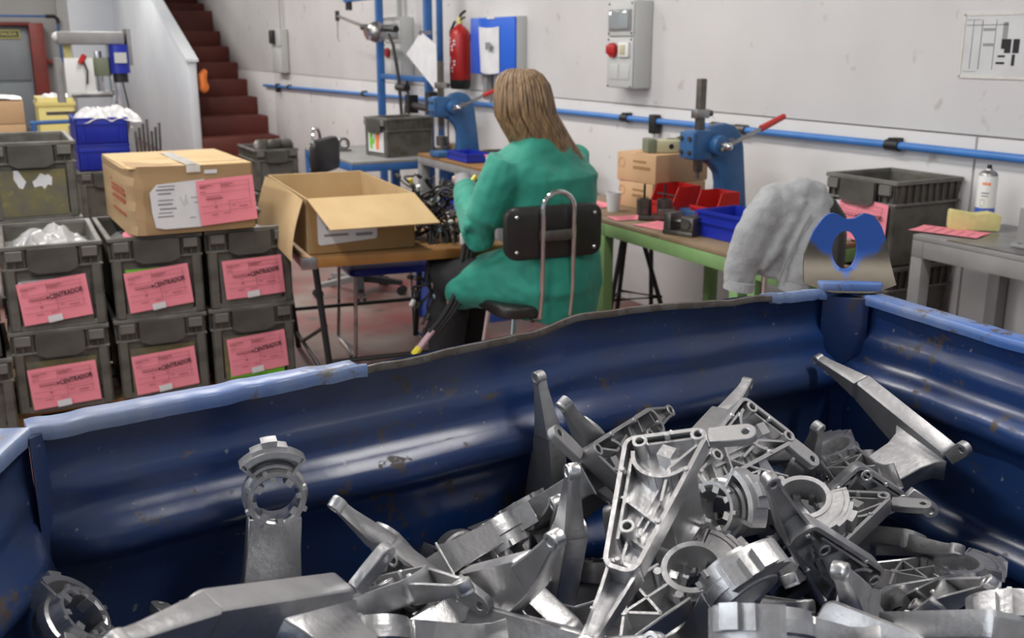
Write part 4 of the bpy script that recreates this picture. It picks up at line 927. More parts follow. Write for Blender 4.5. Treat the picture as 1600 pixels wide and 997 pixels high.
def open_bin(name, label, loc, w, d, h, m, rz=0, slope=True):
    t = thing(name, label, 'bin', loc, rz); e = .005
    MB().boxb(-w/2, w/2, -d/2, d/2, 0, e).build('base', m, t)
    MB().boxb(-w/2, w/2, d/2-e, d/2, 0, h).build('back', m, t, bevel=.001)
    hf_ = h*.45 if slope else h
    MB().boxb(-w/2, w/2, -d/2, -d/2+e, 0, hf_).build('front', m, t, bevel=.001)
    side = [(-d/2, 0), (d/2, 0), (d/2, h), (-d/2+d*.35, h), (-d/2+d*.18, hf_), (-d/2, hf_)] if slope else [(-d/2, 0), (d/2, 0), (d/2, h), (-d/2, h)]
    for s in (-1, 1): MB().prism(side, s*(w/2-e)-e/2, s*(w/2-e)+e/2, 'x').build('side', m, t)
    if slope: MB().boxb(-w/2-.005, w/2+.005, -d/2-.006, -d/2+.002, hf_-.012, hf_+.003).build('lip', m, t, bevel=.002)
    else:
        b = MB()
        for z in (h-.012, h-.05): b.boxb(-w/2-.006, w/2+.006, -d/2-.006, -d/2, z, z+.008).boxb(-w/2-.006, w/2+.006, d/2, d/2+.006, z, z+.008).boxb(-w/2-.006, -w/2, -d/2, d/2, z, z+.008).boxb(w/2, w/2+.006, -d/2, d/2, z, z+.008)
        b.build('rim', m, t)
    return t
open_bin('red_bin', 'red plastic stacking bin beside the press base, open front left', (2.80, 3.835, .755), .17, .19, .125, 'redplastic', rad(-88))
open_bin('red_bin', 'second red plastic bin, between first red bin and the press', (2.86, 3.60, .755), .15, .15, .12, 'redplastic', rad(-88))
open_bin('blue_tray', 'small blue plastic box in front of the press on green bench', (2.665, 3.20, .752), .21, .26, .105, 'blueplastic', rad(4), False)
def slip_flat(label, loc, w, d, rz, m='pink', lines=True):
    o = tag(MB().grid(lambda u, v: (w*(u-.5), d*(v-.5), .0015+.0012*sin(5*u+2*v)), 6, 6).build('loose_slip', m), label, 'paper')
    o.location = loc; o.rotation_euler = (0, 0, rz)
    if lines:
        b = MB()
        for k in range(5): b.boxb(-w*.4, w*(.1+.07*k), -d*.35+k*d*.16, -d*.35+k*d*.16+.002, .0026, .0034)
        b.build('printed_form', 'print', o)
    return o
slip_flat('pink slip lying flat at the front of green bench between the fixtures', (2.545, 3.56, .751), .16, .19, .2)
slip_flat('pink slip under the red bins on green bench', (2.72, 3.72, .751), .16, .30, .1)
slip_flat('pink slip at the far left corner of green bench by the woman', (2.53, 3.80, .7515), .15, .12, -.2)
# things at the far end of the bench, on the stand
t = thing('paper_cup', 'white paper cup standing by the small cartons', 'cup', (2.60, 4.02, .746)); 
MB().lathe([(.028, 0), (.036, .09), (.034, .09), (.027, .004)], 16).build('wall', 'paper', t)
o = slip_flat('pink slip on the dark side table beside the woman', (2.60, 4.25, .747), .22, .25, .1)
def fixture(label, loc, rz, n):
    t = thing('clamping_fixture', label, 'fixture', loc, rz)
    MB().boxb(-.07, .07, -.05, .05, 0, .018).build('plate', 'darksteel', t, bevel=.002)
    if n == 0:
        for x in (-.045, .045):
            out = [(x+.034*cos(a), .034*sin(a)) for a in [2*pi*j/18 for j in range(18)]]; inn = [(x+.024*cos(a), .024*sin(a)) for a in [2*pi*j/18 for j in range(18)]]
            MB().holed(out, inn, .018, .088).build('ring_seat', 'darksteel', t)
        MB().cyl((-.045, .03, .05), (-.045, .03, .15), .005, n=8).build('post', 'black', t)
        MB().cyl((.045, .04, .05), (.045, .04, .15), .005, n=8).cyl((.01, .04, .11), (.09, .02, .10), .004, n=8).build('post', 'black', t)
        MB().boxb(.015, .09, -.048, .05, .018, .05).build('wedge', 'darksteel', t, bevel=.002)
    else:
        MB().boxb(-.07, -.035, -.045, .045, .018, .085).build('jaw', 'darksteel', t, bevel=.004)
        MB().boxb(.01, .07, -.045, .045, .018, .075).build('jaw', 'darksteel', t, bevel=.004)
        MB().cyl((-.09, 0, .05), (.02, 0, .05), .010, n=10).build('spindle', 'steel', t)
        MB().cyl((.04, -.055, .05), (.04, -.044, .05), .02, n=14).build('bushing', 'darksteel', t)
    return t
fixture('dark steel fixture with two ring seats on green bench', (2.62, 3.72, .7535), rad(-35), 0)
fixture('dark steel clamping block at the front edge of green bench', (2.515, 3.36, .752), rad(-68), 1)

# ------------------------------------------------------------------ grey jacket over a chair back in front of the bench
def jacket_chair():
    t = hoop_chair('black chair under the grey fleece jacket', (2.56, 2.60, .055), rad(-82), .50)
    j = thing('fleece_jacket', 'light grey fleece jacket hung over a chair at green bench', 'jacket', (2.62, 3.0, 0))
    R_ = V((.889, -.457, 0)); B_ = V((.457, .889, 0)); Z = V((0, 0, 1)); c0 = V((2.285, 2.56, -.012))-V((2.62, 3.0, 0))
    def pt(px, z, d=0): return c0+R_*px*.86+B_*d*.86+Z*(1.5-(1.5-z)*.85)
    def tubeloft(pts, ws, ds, n=16):
        out = []
        for i, p in enumerate(pts):
            a = pts[max(0, i-1)]; b = pts[min(len(pts)-1, i+1)]; dr = (b-a).normalized(); side = dr.cross(B_).normalized(); dep = side.cross(dr)
            out.append([p+side*ws[i]*cos(2*pi*q/n)+dep*ds[i]*sin(2*pi*q/n) for q in range(n)])
        return out
    main = tubeloft([pt(.10, .965), pt(.055, .93), pt(.035, .86), pt(.02, .78), pt(.005, .70), pt(-.01, .645)], [.05, .115, .135, .135, .130, .120], [.05, .075, .08, .075, .065, .055])
    sl1 = tubeloft([pt(-.01, .955, -.03), pt(-.06, .90, -.06), pt(-.10, .82, -.07), pt(-.125, .74, -.07), pt(-.135, .665, -.06), pt(-.14, .625, -.06)], [.04, .055, .058, .055, .052, .050], [.04, .05, .05, .045, .042, .04])
    sl2 = tubeloft([pt(.13, .93, -.04), pt(.14, .86, -.06), pt(.11, .77, -.08), pt(.085, .69, -.08), pt(.07, .62, -.07)], [.04, .060, .062, .058, .050], [.04, .05, .05, .048, .04])
    f1 = tubeloft([pt(.08, .95, -.07), pt(.03, .85, -.08), pt(-.03, .74, -.08), pt(-.06, .68, -.08)], [.014, .02, .02, .012], [.012, .02, .02, .012])
    hood = tubeloft([pt(.02, .965), pt(.09, .975), pt(.15, .955), pt(.185, .91)], [.03, .045, .045, .03], [.05, .06, .06, .05])
    b = MB()
    for l in (main, sl1, sl2, f1, hood): b.loft(l)
    ob = b.build('tmp', None, smooth=0)
    rm = ob.modifiers.new('r', 'REMESH'); rm.mode = 'VOXEL'; rm.voxel_size = .008
    s = ob.modifiers.new('s', 'SMOOTH'); s.iterations = 4
    tx = bpy.data.textures.new('fleece_folds', 'CLOUDS'); tx.noise_scale = .07
    d = ob.modifiers.new('d', 'DISPLACE'); d.texture = tx; d.strength = .022
    baked(ob, 'fabric', j, 'fleece')
    MB().tube([pt(-.135, .635, -.06), pt(-.14, .60, -.06)], .05, 16).build('cuff', 'fleece', j, smooth=60)
    MB().tube([pt(.07, .635, -.07), pt(.065, .60, -.07)], .048, 16).build('cuff', 'fleece', j, smooth=60)
    MB().tube([pt(.10, .90, -.11), pt(.05, .80, -.125), pt(.01, .70, -.12), pt(-.0, .65, -.11)], .004, 6).build('zip', 'greysteel', j)
    MB().tube([pt(.19, .93, .0), pt(.215, .87, -.01), pt(.205, .80, -.0)], [.03, .045, .03], 12).build('dark_lining', 'black', j, smooth=60)
jacket_chair()

# ------------------------------------------------------------------ crate stack and grey table at right
RC = crate_meshes(.37, .36, .33, 'crate_dark')
for lv in range(3):
    t = crate(['grey crate at the bottom of the wall stack right of the green bench', 'grey crate in the middle of the wall stack right of the green bench', 'grey crate with pink and green slips, top of stack at wall under blue pipe'][lv], (3.205, 2.925, .01+lv*.332), rad(-90), 'grey crates at the wall', RC, .37, .36, .33)
    if lv == 2:
        slip(t, (.035, -.18-.006, .165), rad(3), 31, True, False)
        card(t, [(-.135, .05), (-.02, .05), (-.02, .235), (-.135, .225)], -.182, 'paper', 'old_label')
        card(t, [(-.115, .13), (-.08, .09), (-.03, .21), (-.05, .215), (-.085, .135), (-.10, .16)], -.1835, 'green_card', 'green_mark')
gt = bench('grey_table', 'grey steel table with metal top at the right edge', 2.91, 3.385, 1.2, 2.545, .85, 'greysteel', 'greysteel', .06, .05)
MB().boxb(.0, .47, -.001, 1.2, .85, .853).build('steel_sheet', 'steel', gt)
slip_flat('pink slip lying on the corner of the grey table', (3.04, 2.50, .8545), .15, .24, .35)
t = thing('sponge_roll', 'pale yellow foam sponge standing on the grey table before the can', 'sponge', (3.16, 2.50, .8535), rad(-38))
MB().prism(rounded([(-.085, 0), (.085, .0), (.088, .055), (.05, .066), (.0, .058), (-.05, .066), (-.085, .072)], .008, 3), -.028, .028, 'y').build('foam', 'sponge', t, bevel=.004)
t = thing('spray_can', 'white and blue spray can with orange lettering and black nozzle', 'spray can', (3.245, 2.525, .8535))
MB().lathe([(0, 0), (.033, 0), (.034, .004), (.034, .072), (.034, .072)], 24).build('blue_band', 'blueplastic_light', t)
MB().lathe([(.034, .072), (.034, .183), (.032, .187)], 24, caps=False).build('body', 'whiteplastic', t)
MB().lathe([(.032, .187), (.031, .193), (.024, .202), (.014, .207), (.012, .212)], 24).build('dome', 'steel', t)
MB().cyl((0, 0, .209), (0, 0, .226), .009, .008, n=12).build('nozzle', 'black', t)
def wrap_marks(name, m, marks):
    b = MB()
    for a0, a1, z0, z1 in marks:
        for k in range(3):
            q0, q1 = rad(a0+(a1-a0)*k/3), rad(a0+(a1-a0)*(k+1)/3)
            b.add([(.0344*cos(q), .0344*sin(q), z) for q, z in ((q0, z0), (q1, z0), (q1, z1), (q0, z1))], [(0, 1, 2, 3)])
    b.build(name, m, t, smooth=0)
wrap_marks('lettering', 'orange', [(-172, -160, .156, .165), (-158, -147, .155, .165), (-145, -136, .156, .164), (-134, -124, .154, .165)])
wrap_marks('lettering', 'greyink', [(-172+9*k, -165+9*k, .124, .129) for k in range(5)]+[(-170+10*k, -163+10*k, .113, .118) for k in range(4)])
wrap_marks('emblem', 'greyink', [(-174, -172, .078, .103), (-174, -150, .101, .103), (-152, -150, .082, .101), (-174, -154, .078, .080)])
t = thing('angle_bracket', 'upright grey steel bracket on the grey table at right frame edge', 'bracket', (3.02, 2.16, .8535))
MB().boxb(-.02, .02, -.06, .06, 0, .012).build('foot', 'greysteel', t, bevel=.002)
MB().boxb(-.015, .015, -.02, .045, .012, .13).build('upright', 'greysteel', t, bevel=.003)
MB().cyl((-.012, .03, .012), (-.012, .03, .016), .006, n=8).build('bolt', 'darksteel', t)

# ------------------------------------------------------------------ blue bench, second table, rack with lever behind the woman
bench('blue_bench', 'low blue steel bench with a metal top, carrying a grey crate', 2.20, 2.95, 6.62, 7.75, .74, 'greysteel', 'bluesteel', .05, .06)
GC = crate_meshes(.30, .40, .27)
t = crate('grey ribbed crate with green and orange label on the blue bench', (2.66, 6.93, .741), rad(-78), None, GC, .30, .40, .27)
card(t, [(-.10, .03), (.10, .03), (.10, .17), (-.10, .17)], -.195, 'paper', 'label_field')
card(t, [(-.08, .06), (-.045, .04), (-.05, .08), (-.02, .09), (-.02, .125), (-.05, .12), (-.04, .16), (-.08, .16)], -.197, 'green_card', 'green_mark')
card(t, [(.0, .05), (.035, .05), (.05, .165), (.0, .165)], -.197, 'orange', 'orange_strip')
for z in (.055, .115, .16):
    for k in range(5): MB().boxb(-.143, -.137, -.15+k*.065, -.10+k*.065, z-.035, z+.008).build('side_panel', 'crate_light', t, bevel=.002, seg=1)
fx = thing('small_clamp', 'small bare steel clamp standing on the blue bench', 'clamp', (2.38, 7.35, .741))
MB().holed([(.045*cos(a), .055+.045*sin(a)) for a in [2*pi*j/16 for j in range(16)]], [(.028*cos(a), .055+.028*sin(a)) for a in [2*pi*j/16 for j in range(16)]], -.02, .02, 'y').build('ring', 'steel', fx)
MB().boxb(-.05, .05, -.03, .03, 0, .014).build('foot', 'steel', fx)
t2 = bench('press_table', 'grey steel table with wooden top under the far press', 2.63, 3.25, 5.3, 6.52, .79, 'wood', 'greysteel', .05, .06)
tl = bench('low_table', 'low brown table with blue boxes, under the press table', 2.5, 2.95, 6.55-.0, 6.6, .4, 'oldtop', 'darksteel') if False else None
for i, (x, y, lab) in enumerate(((2.95, 6.2, 'dark blue plastic box on the low shelf under the far press table'),)):
    open_bin('blue_box', lab, (x, y, .42), .4, .34, .19, 'blueplastic', 0, False)
sh_ = thing('low_shelf', 'low dark shelf standing under the far press table', 'shelf', (2.72, 5.5, 0))
MB().boxb(0, .48, 0, .95, .395, .415).build('board', 'oldtop', sh_, bevel=.002)
for x in (.0, .44):
    for y in (0, .91): MB().boxb(x, x+.04, y, y+.04, 0, .395).build('leg', 'darksteel', sh_)
open_bin('blue_tray', 'shallow blue tray on the far table before the press', (2.74, 5.93, .792), .16, .30, .055, 'blueplastic', rad(0), False)
open_bin('dark_tray', 'dark tray right of the blue tray on the far table', (3.0, 5.92, .792), .22, .22, .05, 'crate_dark', rad(0), False)
t = thing('rusty_fixture', 'rusty brown round fixture on the far press table', 'fixture', (2.73, 6.33, .792))
MB().lathe([(0, 0), (.05, 0), (.05, .05), (.038, .06), (.038, .12), (.02, .125), (0, .125)], 18).build('body', 'darksteel', t)
MB().boxb(.06, .13, -.05, .05, 0, .07).build('block', 'oldtop', t, bevel=.004)
MB().cyl((.06, .03, .06), (.06, .03, .22), .006, n=8).build('rod', 'darksteel', t)
s = thing('parts_box', 'small white carton with pink slip beside the woman, on far table', 'box', (2.72, 5.42, .792), rad(8))
MB().boxb(-.07, .07, -.07, .07, 0, .075).build('body', 'paper', s, bevel=.003)
MB().boxb(-.075, .075, -.075, .075, .075, .081).build('slip', 'pink', s)
def rack():
    t = thing('steel_rack', 'tall blue steel rack with cross bar standing before the wall', 'rack', (3.10, 0, 0))
    for y in (8.47, 7.42): MB().boxb(-.028, .028, y-.028, y+.028, 0, 2.7).build('post', 'bluesteel', t, bevel=.004)
    MB().boxb(.06, .10, 7.36, 7.40, 0, 2.7).build('post', 'bluesteel', t, bevel=.004)
    MB().boxb(-.02, .02, 7.45, 8.44, 1.22, 1.262).build('cross_bar', 'bluesteel', t, bevel=.003)
    MB().boxb(-.02, .02, 8.5, 9.35, 1.87, 1.915).build('arm', 'bluesteel', t, bevel=.003)
    MB().cyl((0, 9.25, 1.80), (0, 9.25, 1.87), .03, n=10).build('pulley', 'black', t)
    l = MB().cyl((-.05, 9.44, 1.754), (-.05, 8.60, 1.635), .013, n=8).build('swing_rod', 'darksteel', t)
    MB().cyl((-.05, 9.44, 1.71), (-.05, 9.44, 1.80), .02, n=8).build('rod_end', 'black', l)
    MB().tube([(-.05, 9.44, 1.72), (-.05, 9.45, 1.55), (-.05, 9.40, 1.53)], .005, 6).build('hook', 'greysteel', l)
    MB().cyl((-.05, 8.75, 1.645), (-.05, 7.95, 1.62), .026, n=12).build('screwdriver', 'black', l)
    o = MB().ball((-.09, 8.30, 1.60), .085, 14, 10).build('balancer', 'steel', t)
    MB().cyl((-.12, 8.30, 1.60), (-.18, 8.30, 1.58), .05, n=14).build('balancer_cap', 'chrome', o)
    MB().tube([(-.06, 8.1, 1.58), (-.08, 7.95, 1.5), (-.06, 7.9, 1.25), (-.05, 7.88, .95)], .014, 8).build('hose', 'rubber', t)
    MB().cyl((-.05, 7.95, 1.17), (-.05, 7.75, 1.17), .03, n=10).build('valve', 'black', t)
    b = MB().cyl((-.05, 7.65, 1.04), (-.05, 7.2, 1.03), .028, n=10); b.boxb(-.09, -.01, 7.62, 7.70, .98, 1.12); b.boxb(-.09, -.01, 7.2, 7.28, 1.0, 1.16); b.build('air_filter', 'black', t)
    MB().tube([(-.05, 7.8, 1.03), (-.05, 7.82, .9)], .01).build('hook', 'steel', t)
rack()
o = tag(MB().prism([(7.28, 1.59), (7.58, 1.43), (6.98, 1.16), (7.00, 1.50)], 2.985, 2.989, 'x').build('hanging_sheet', 'paper'), 'white sheet of paper hanging askew from the blue rack', 'paper')
MB().boxb(2.98, 3.06, 7.26, 7.30, 1.57, 1.60).build('clip', 'steel', o)

# ------------------------------------------------------------------ crates by the stairs, left background
for lv in range(2): tc_ = crate(['grey crate under another by the foot of the stairs', 'grey crate holding dark castings, by the foot of the stairs'][lv], (2.13, 8.62, .0+.345*lv), 0, 'grey crates by the stairs', w=CW)
DC = ['dark ring casting at the left end in the crate by the stairs', 'dark ring casting half hidden, second from the left in the crate by stairs', 'dark ring casting in the middle of the crate by the stairs', 'dark ring casting half hidden, second from the right in the crate by stairs', 'dark ring casting at the right end in the crate by the stairs']
for k in range(5):
    c = tag(MB().lathe([(.03, -.03), (.055, -.02), (.055, .02), (.03, .03)], 14).build('dark_casting', 'darksteel'), DC[k], 'casting', 'dark castings in the crate by the stairs')
    c.location = (2.02+.055*k, 8.42+.05*(k % 2), .70); c.rotation_euler = (1.2+.2*k, .3*k, 0)
for i, (z, lab) in enumerate(((0.0, 'lowest grey crate under the blue totes at left'), (.335, 'grey crate directly under the blue totes at left'))): crate(lab, (.74, 7.76, z), 0, 'grey crates under the blue totes')
def tote(label, loc):
    t = open_bin('blue_tote', label, loc, .33, .45, .176, 'blueplastic', 0, False)
    for x in (-.12, .12): MB().boxb(x-.006, x+.006, -.233, -.225, .02, .12).build('rib', 'blueplastic', t)
    return t
tote('deep blue tote, lower of two, left of the stair wall', (.742, 7.73, .672))
tote('deep blue tote, upper of two, with clear film spilling out', (.742, 7.73, .85))
crumple('film_bag', 'clear plastic film spilling out of the upper blue tote', (.80, 7.72, .99), .42, .45, .17, 21, 'filmw')
for k in range(4): small_carton(['lowest carton of the far left stack', 'second carton of the far left stack', 'brown carton under the topmost one at far left', 'topmost brown carton at far left under white bag'][k], (.06, 6.75, (.30, .612, .936, 1.064)[k]), .36, .40, (.31, .322, .126, .13)[k], rad(1), False, 'cartons of the far left stack')
pallet('wooden pallet under the far left cartons', -.16, .28, 6.5, 7.0, .3)
crumple('white_bag', 'flat white bag lying on the topmost far left carton', (.06, 6.75, 1.20), .36, .40, .04, 33, 'filmw', 20)
t = thing('yellow_bin', 'tall pale yellow bin filled with white bags', 'bin', (.68, 11.0, 0))
for a in ((-.165, .165, -.2, -.19), (-.165, .165, .19, .2), (-.165, -.155, -.2, .2), (.155, .165, -.2, .2)): MB().boxb(a[0], a[1], a[2], a[3], .0, 1.02).build('wall', 'yellowbox', t, bevel=.003)
MB().boxb(-.175, .175, -.21, .21, .94, .975).boxb(-.155, .155, -.19, .19, .8, .96).build('rim', 'yellowbox', t)
crumple('white_bag', 'white bags bulging out of the yellow bin', (.68, 11.0, .98), .34, .40, .09, 41, 'filmw', 24)
t = thing('hand_truck', 'blue handle bar of a trolley with a black post at left', 'trolley', (.55, 8.6, 0))
MB().cyl((-.20, 0, .93), (.14, 0, .935), .016, n=10).build('handle', 'bluesteel', t)
MB().boxb(.10, .13, -.015, .015, .0, 1.0).build('post', 'darksteel', t)
MB().boxb(-.19, -.16, -.015, .015, .0, .93).build('post', 'bluesteel', t)
MB().boxb(-.08, .16, -.02, .02, .985, 1.01).build('top_bar', 'darksteel', t)
MB().boxb(-.22, .16, -.2, .2, .02, .05).build('deck', 'darksteel', t)
def drill():
    t = thing('drill_press', 'grey pillar drill with blue motor standing at far left', 'drill press', (.86, 9.0, 0))
    MB().boxb(-.20, .26, -.2, .3, 0, .86).build('cabinet', 'greysteel', t, bevel=.01)
    MB().boxb(-.18, .22, -.25, .25, .86, .97).build('base', 'steel', t, bevel=.01)
    MB().boxb(-.18, .12, -.2, .2, 1.10, 1.14).build('table', 'steel', t, bevel=.006)
    MB().cyl((.16, .05, .95), (.16, .05, 1.50), .035, n=16).build('column', 'chrome', t)
    MB().cyl((.05, -.05, 1.14), (.05, -.05, 1.45), .028, n=14).build('spindle', 'chrome', t)
    MB().boxb(-.02, .12, -.12, .10, 1.26, 1.40).build('head', 'olive', t, bevel=.01)
    MB().boxb(-.24, .25, -.15, .2, 1.50, 1.60).build('belt_cover', 'greysteel', t, bevel=.02)
    MB().ball((-.24, -.1, 1.56), .035).build('knob', 'whiteplastic', t)
    m = MB().cyl((.20, -.12, 1.28), (.20, -.12, 1.50), .075, n=18).build('motor', 'blueplastic', t)
    MB().cyl((.20, -.12, 1.21), (.20, -.12, 1.28), .055, n=14).build('motor_cap', 'black', m)
    MB().boxb(.155, .245, -.205, -.19, 1.36, 1.44).build('plate', 'greyplastic', m)
    MB().boxb(.27, .30, -.14, .1, 1.34, 1.62).build('backplate', 'greysteel', t)
    MB().boxb(-.21, .0, -.16, -.15, 1.10, 1.40).build('guard', 'whiteplastic', t, bevel=.004)
    MB().cyl((-.06, -.17, 1.42), (-.10, -.19, 1.36), .02, n=10).build('knob', 'redplastic', t)
    MB().tube([(-.08, -.18, 1.40), (-.05, -.19, 1.30), (-.06, -.19, 1.20)], .008).build('lever', 'black', t)
    MB().boxb(-.27, -.22, -.1, .1, 1.06, 1.40).build('side_guard', 'greysteel', t)
    MB().boxb(-.19, -.14, -.05, .05, 1.40, 1.52).build('gauge', 'sponge', t)
    MB().tube([(.21, -.1, 1.22), (.24, -.12, 1.0), (.27, -.1, .9)], .006).build('cable', 'black', t)
drill()
t = thing('loose_rods', 'bundle of thin steel rods leaning by the stair wall', 'rods', (1.12, 8.2, 0))
for k in range(7): MB().cyl((.02*k-.05, .03*(k % 3), 0), (.03*k-.06, .14, .86+.03*((k*5) % 4)), .010, n=8).build('rod', 'darksteel', t)
MB().boxb(-.10, .14, -.04, .12, .02, .30).build('holder', 'greysteel', t)
# ------------------------------------------------------------------ the blue steel bin in the foreground
FL, FR, NR, NL = V((.008, 1.088, 0)), V((1.196, 1.165, 0)), V((1.19, .26, 0)), V((-.42, .20, 0))
ZF, ZB = .36, 1.118         # floor and shoulder height of the bin
bn = thing('steel_bin', 'large worn blue corrugated steel bin full of castings', 'bin', (0, 0, 0))
def profile(z):
    """depth of the wall pressing at height z (positive = towards the inside)"""
    d = -.013*min(1, max(0, (z-1.052)/.02))
    for zc in (.995, .815, .635, .455): d += .030*math.exp(-((z-zc)/.024)**4)
    return d
def bin_wall(name, a, b, n, top, bow=0.0, seed=0):
    L_ = (b-a).length; u = (b-a).normalized(); off = V((seed*5.3, 1.7, .4))
    zs = [ZF]+[ZF+.02+.0085*k for k in range(88)]
    zs = [z for z in zs if z < ZB-.006]+[ZB]
    nu = 48
    def P(i, z, back):
        s = i/nu; e = min(1, min(s, 1-s)*L_/.05)
        d = profile(z)*(.25+.75*min(1, e))*(1 if .0 < s < 1 else .25)
        d += .010*noise.noise(V((s*5, z*7, 0))+off)*min(1, e)+.004*noise.noise(V((s*17, z*14, 2))+off)*min(1, e)
        d += bow*sin(pi*s)*((z-ZF)/(ZB-ZF))
        zz = z+(top(s)-ZB)*max(0, (z-.95)/(ZB-.95)) if z > .95 else z
        p = a+u*(L_*s)+n*(d-back); return (p.x, p.y, zz)
    m = MB(); N_ = len(zs)
    vs = [P(i, z, 0) for i in range(nu+1) for z in zs]+[P(i, z, .005) for i in range(nu+1) for z in zs]; k = (nu+1)*N_; fs = []
    for i in range(nu):
        for j in range(N_-1):
            q = (i*N_+j, (i+1)*N_+j, (i+1)*N_+j+1, i*N_+j+1); fs += [q, tuple(k+x for x in reversed(q))]
    m.add(vs, fs)
    return m.build(name, 'bin', bn, recalc=False, smooth=70)
def top_far(s):     # battered upper edge of the far wall: rises to a kink, then falls to the corner
    pts = [(0, 1.118), (.10, 1.121), (.3, 1.127), (.5, 1.136), (.57, 1.150), (.66, 1.147), (.8, 1.136), (.93, 1.126), (1, 1.118)]
    for (x0, y0), (x1, y1) in zip(pts, pts[1:]):
        if s <= x1: t = (s-x0)/(x1-x0); return y0+(y1-y0)*(t*t*(3-2*t))
    return 1.118
flat = lambda s: 1.118-.004*sin(pi*s)
w1 = bin_wall('far_panel', FL, FR, V((.065, -1, 0)).normalized(), top_far, .0, 1)
w2 = bin_wall('right_panel', FR, NR, V((-1, .03, 0)).normalized(), flat, 0, 2)
w3 = bin_wall('near_panel', NR, NL, V((0, 1, 0)), flat, 0, 3)
w4 = bin_wall('left_panel', NL, FL, V((.9, -.44, 0)).normalized(), flat, 0, 4)
MB().prism([(p.x, p.y) for p in (NL, NR, FR, FL)], ZF-.01, ZF+.002).build('floor_plate', 'bin', bn)
def rim_strip(name, a, b, n, top, width, drop, m, seed, roll=.012, ridge=.004):
    """folded rim: a flat flange turned outwards, rolled edge towards the inside"""
    nu = 60; u = (b-a); hs = .62 if m == 'binrust' else 1.0; off = V((seed*3.1, 0, 0)); loops = []
    for i in range(nu+1):
        s = i/nu; p = a+u*s; z = top(s)+.0025*noise.noise(V((s*14, 0, 0))+off); w_ = width(s); dr = drop(s); l = []
        for dn, dz in ((.001, -.009*hs), (.0045, -.008*hs), (.0055, -.002*hs), (.0045, .006*hs), (.002, .008*hs), (-w_, .011*hs-dr), (-w_-.003, .008*hs-dr), (-w_-.002, .004*hs-dr), (-.004, .002*hs), (-.002, -.009*hs)):
            q = p+n*(dn+.002*noise.noise(V((s*22, 5, 0))+off)); l.append((q.x, q.y, z+dz))
        loops.append(l)
    return MB().loft(loops).build(name, m, bn, smooth=50)
wf = lambda s: .030 if s < .22 else (.030-.022*min(1, (s-.22)/.2) if s < .78 else .008+.020*min(1, (s-.78)/.12))
nF = V((.065, -1, 0)).normalized()
def seg(a, b, s0, s1): return a+(b-a)*s0, a+(b-a)*s1
for nm, s0, s1, m in (('rim', 0, .31, 'binrim'), ('rim', .31, .86, 'binrust'), ('rim', .86, 1, 'binrim')):
    A_, B_ = seg(FL, FR, s0, s1)
    o = rim_strip(nm, A_, B_, nF, (lambda s, s0=s0, s1=s1: top_far(s0+(s1-s0)*s)), (lambda s, s0=s0, s1=s1: wf(s0+(s1-s0)*s)), (lambda s, s0=s0, s1=s1: .004 if s0+(s1-s0)*s < .3 else .010), m, 1)
    if m == 'binrust': o['label'] = 'rusty bent middle of the rim'
rim_strip('rim', FR, NR, V((-1, .03, 0)).normalized(), flat, lambda s: .026, lambda s: .003, 'binrim', 2)
rim_strip('rim', NR, NL, V((0, 1, 0)), flat, lambda s: .026, lambda s: .003, 'binrim', 3)
rim_strip('rim', NL, FL, V((.9, -.44, 0)).normalized(), flat, lambda s: .032, lambda s: .004, 'binrim', 4)
for p, (dx, dy) in ((FL, (1, -1)), (FR, (-1, -1)), (NR, (-1, 1)), (NL, (1, 1))):    # folded corner gussets
    c = .037 if p == FR else .012; poly = [(p.x, p.y), (p.x+dx*c*1.35, p.y), (p.x+dx*c*.75, p.y+dy*c*.75), (p.x, p.y+dy*c*1.35)]
    if dx*dy > 0: poly.reverse()
    def g(c_): 
        l = [(p.x, p.y), (p.x+dx*c_*1.35, p.y), (p.x+dx*c_*.75, p.y+dy*c_*.75), (p.x, p.y+dy*c_*1.35)]
        return l if dx*dy < 0 else l[::-1]
    MB().loft([[(x, y, z) for x, y in g(c_)] for c_, z in ((.010, ZF), (.012, .93), (c*.7, .985), (c, 1.05), (c, 1.120))]).build('corner_post', 'bin', bn, bevel=.0015, smooth=20)
    q = V((p.x-dx*.02, p.y-dy*.02, 0)); MB().boxb(min(q.x, q.x+dx*.055), max(q.x, q.x+dx*.055), min(q.y, q.y+dy*.055), max(q.y, q.y+dy*.055), .05, ZF).build('foot', 'bin', bn, bevel=.004)
    MB().boxb(q.x-.05, q.x+.05, q.y-.05, q.y+.05, 0, .05).build('foot_plate', 'bin', bn, bevel=.004)
for x in (.3, .85): MB().boxb(x-.05, x+.05, .26, 1.05, ZF-.09, ZF-.01).build('skid', 'bin', bn)
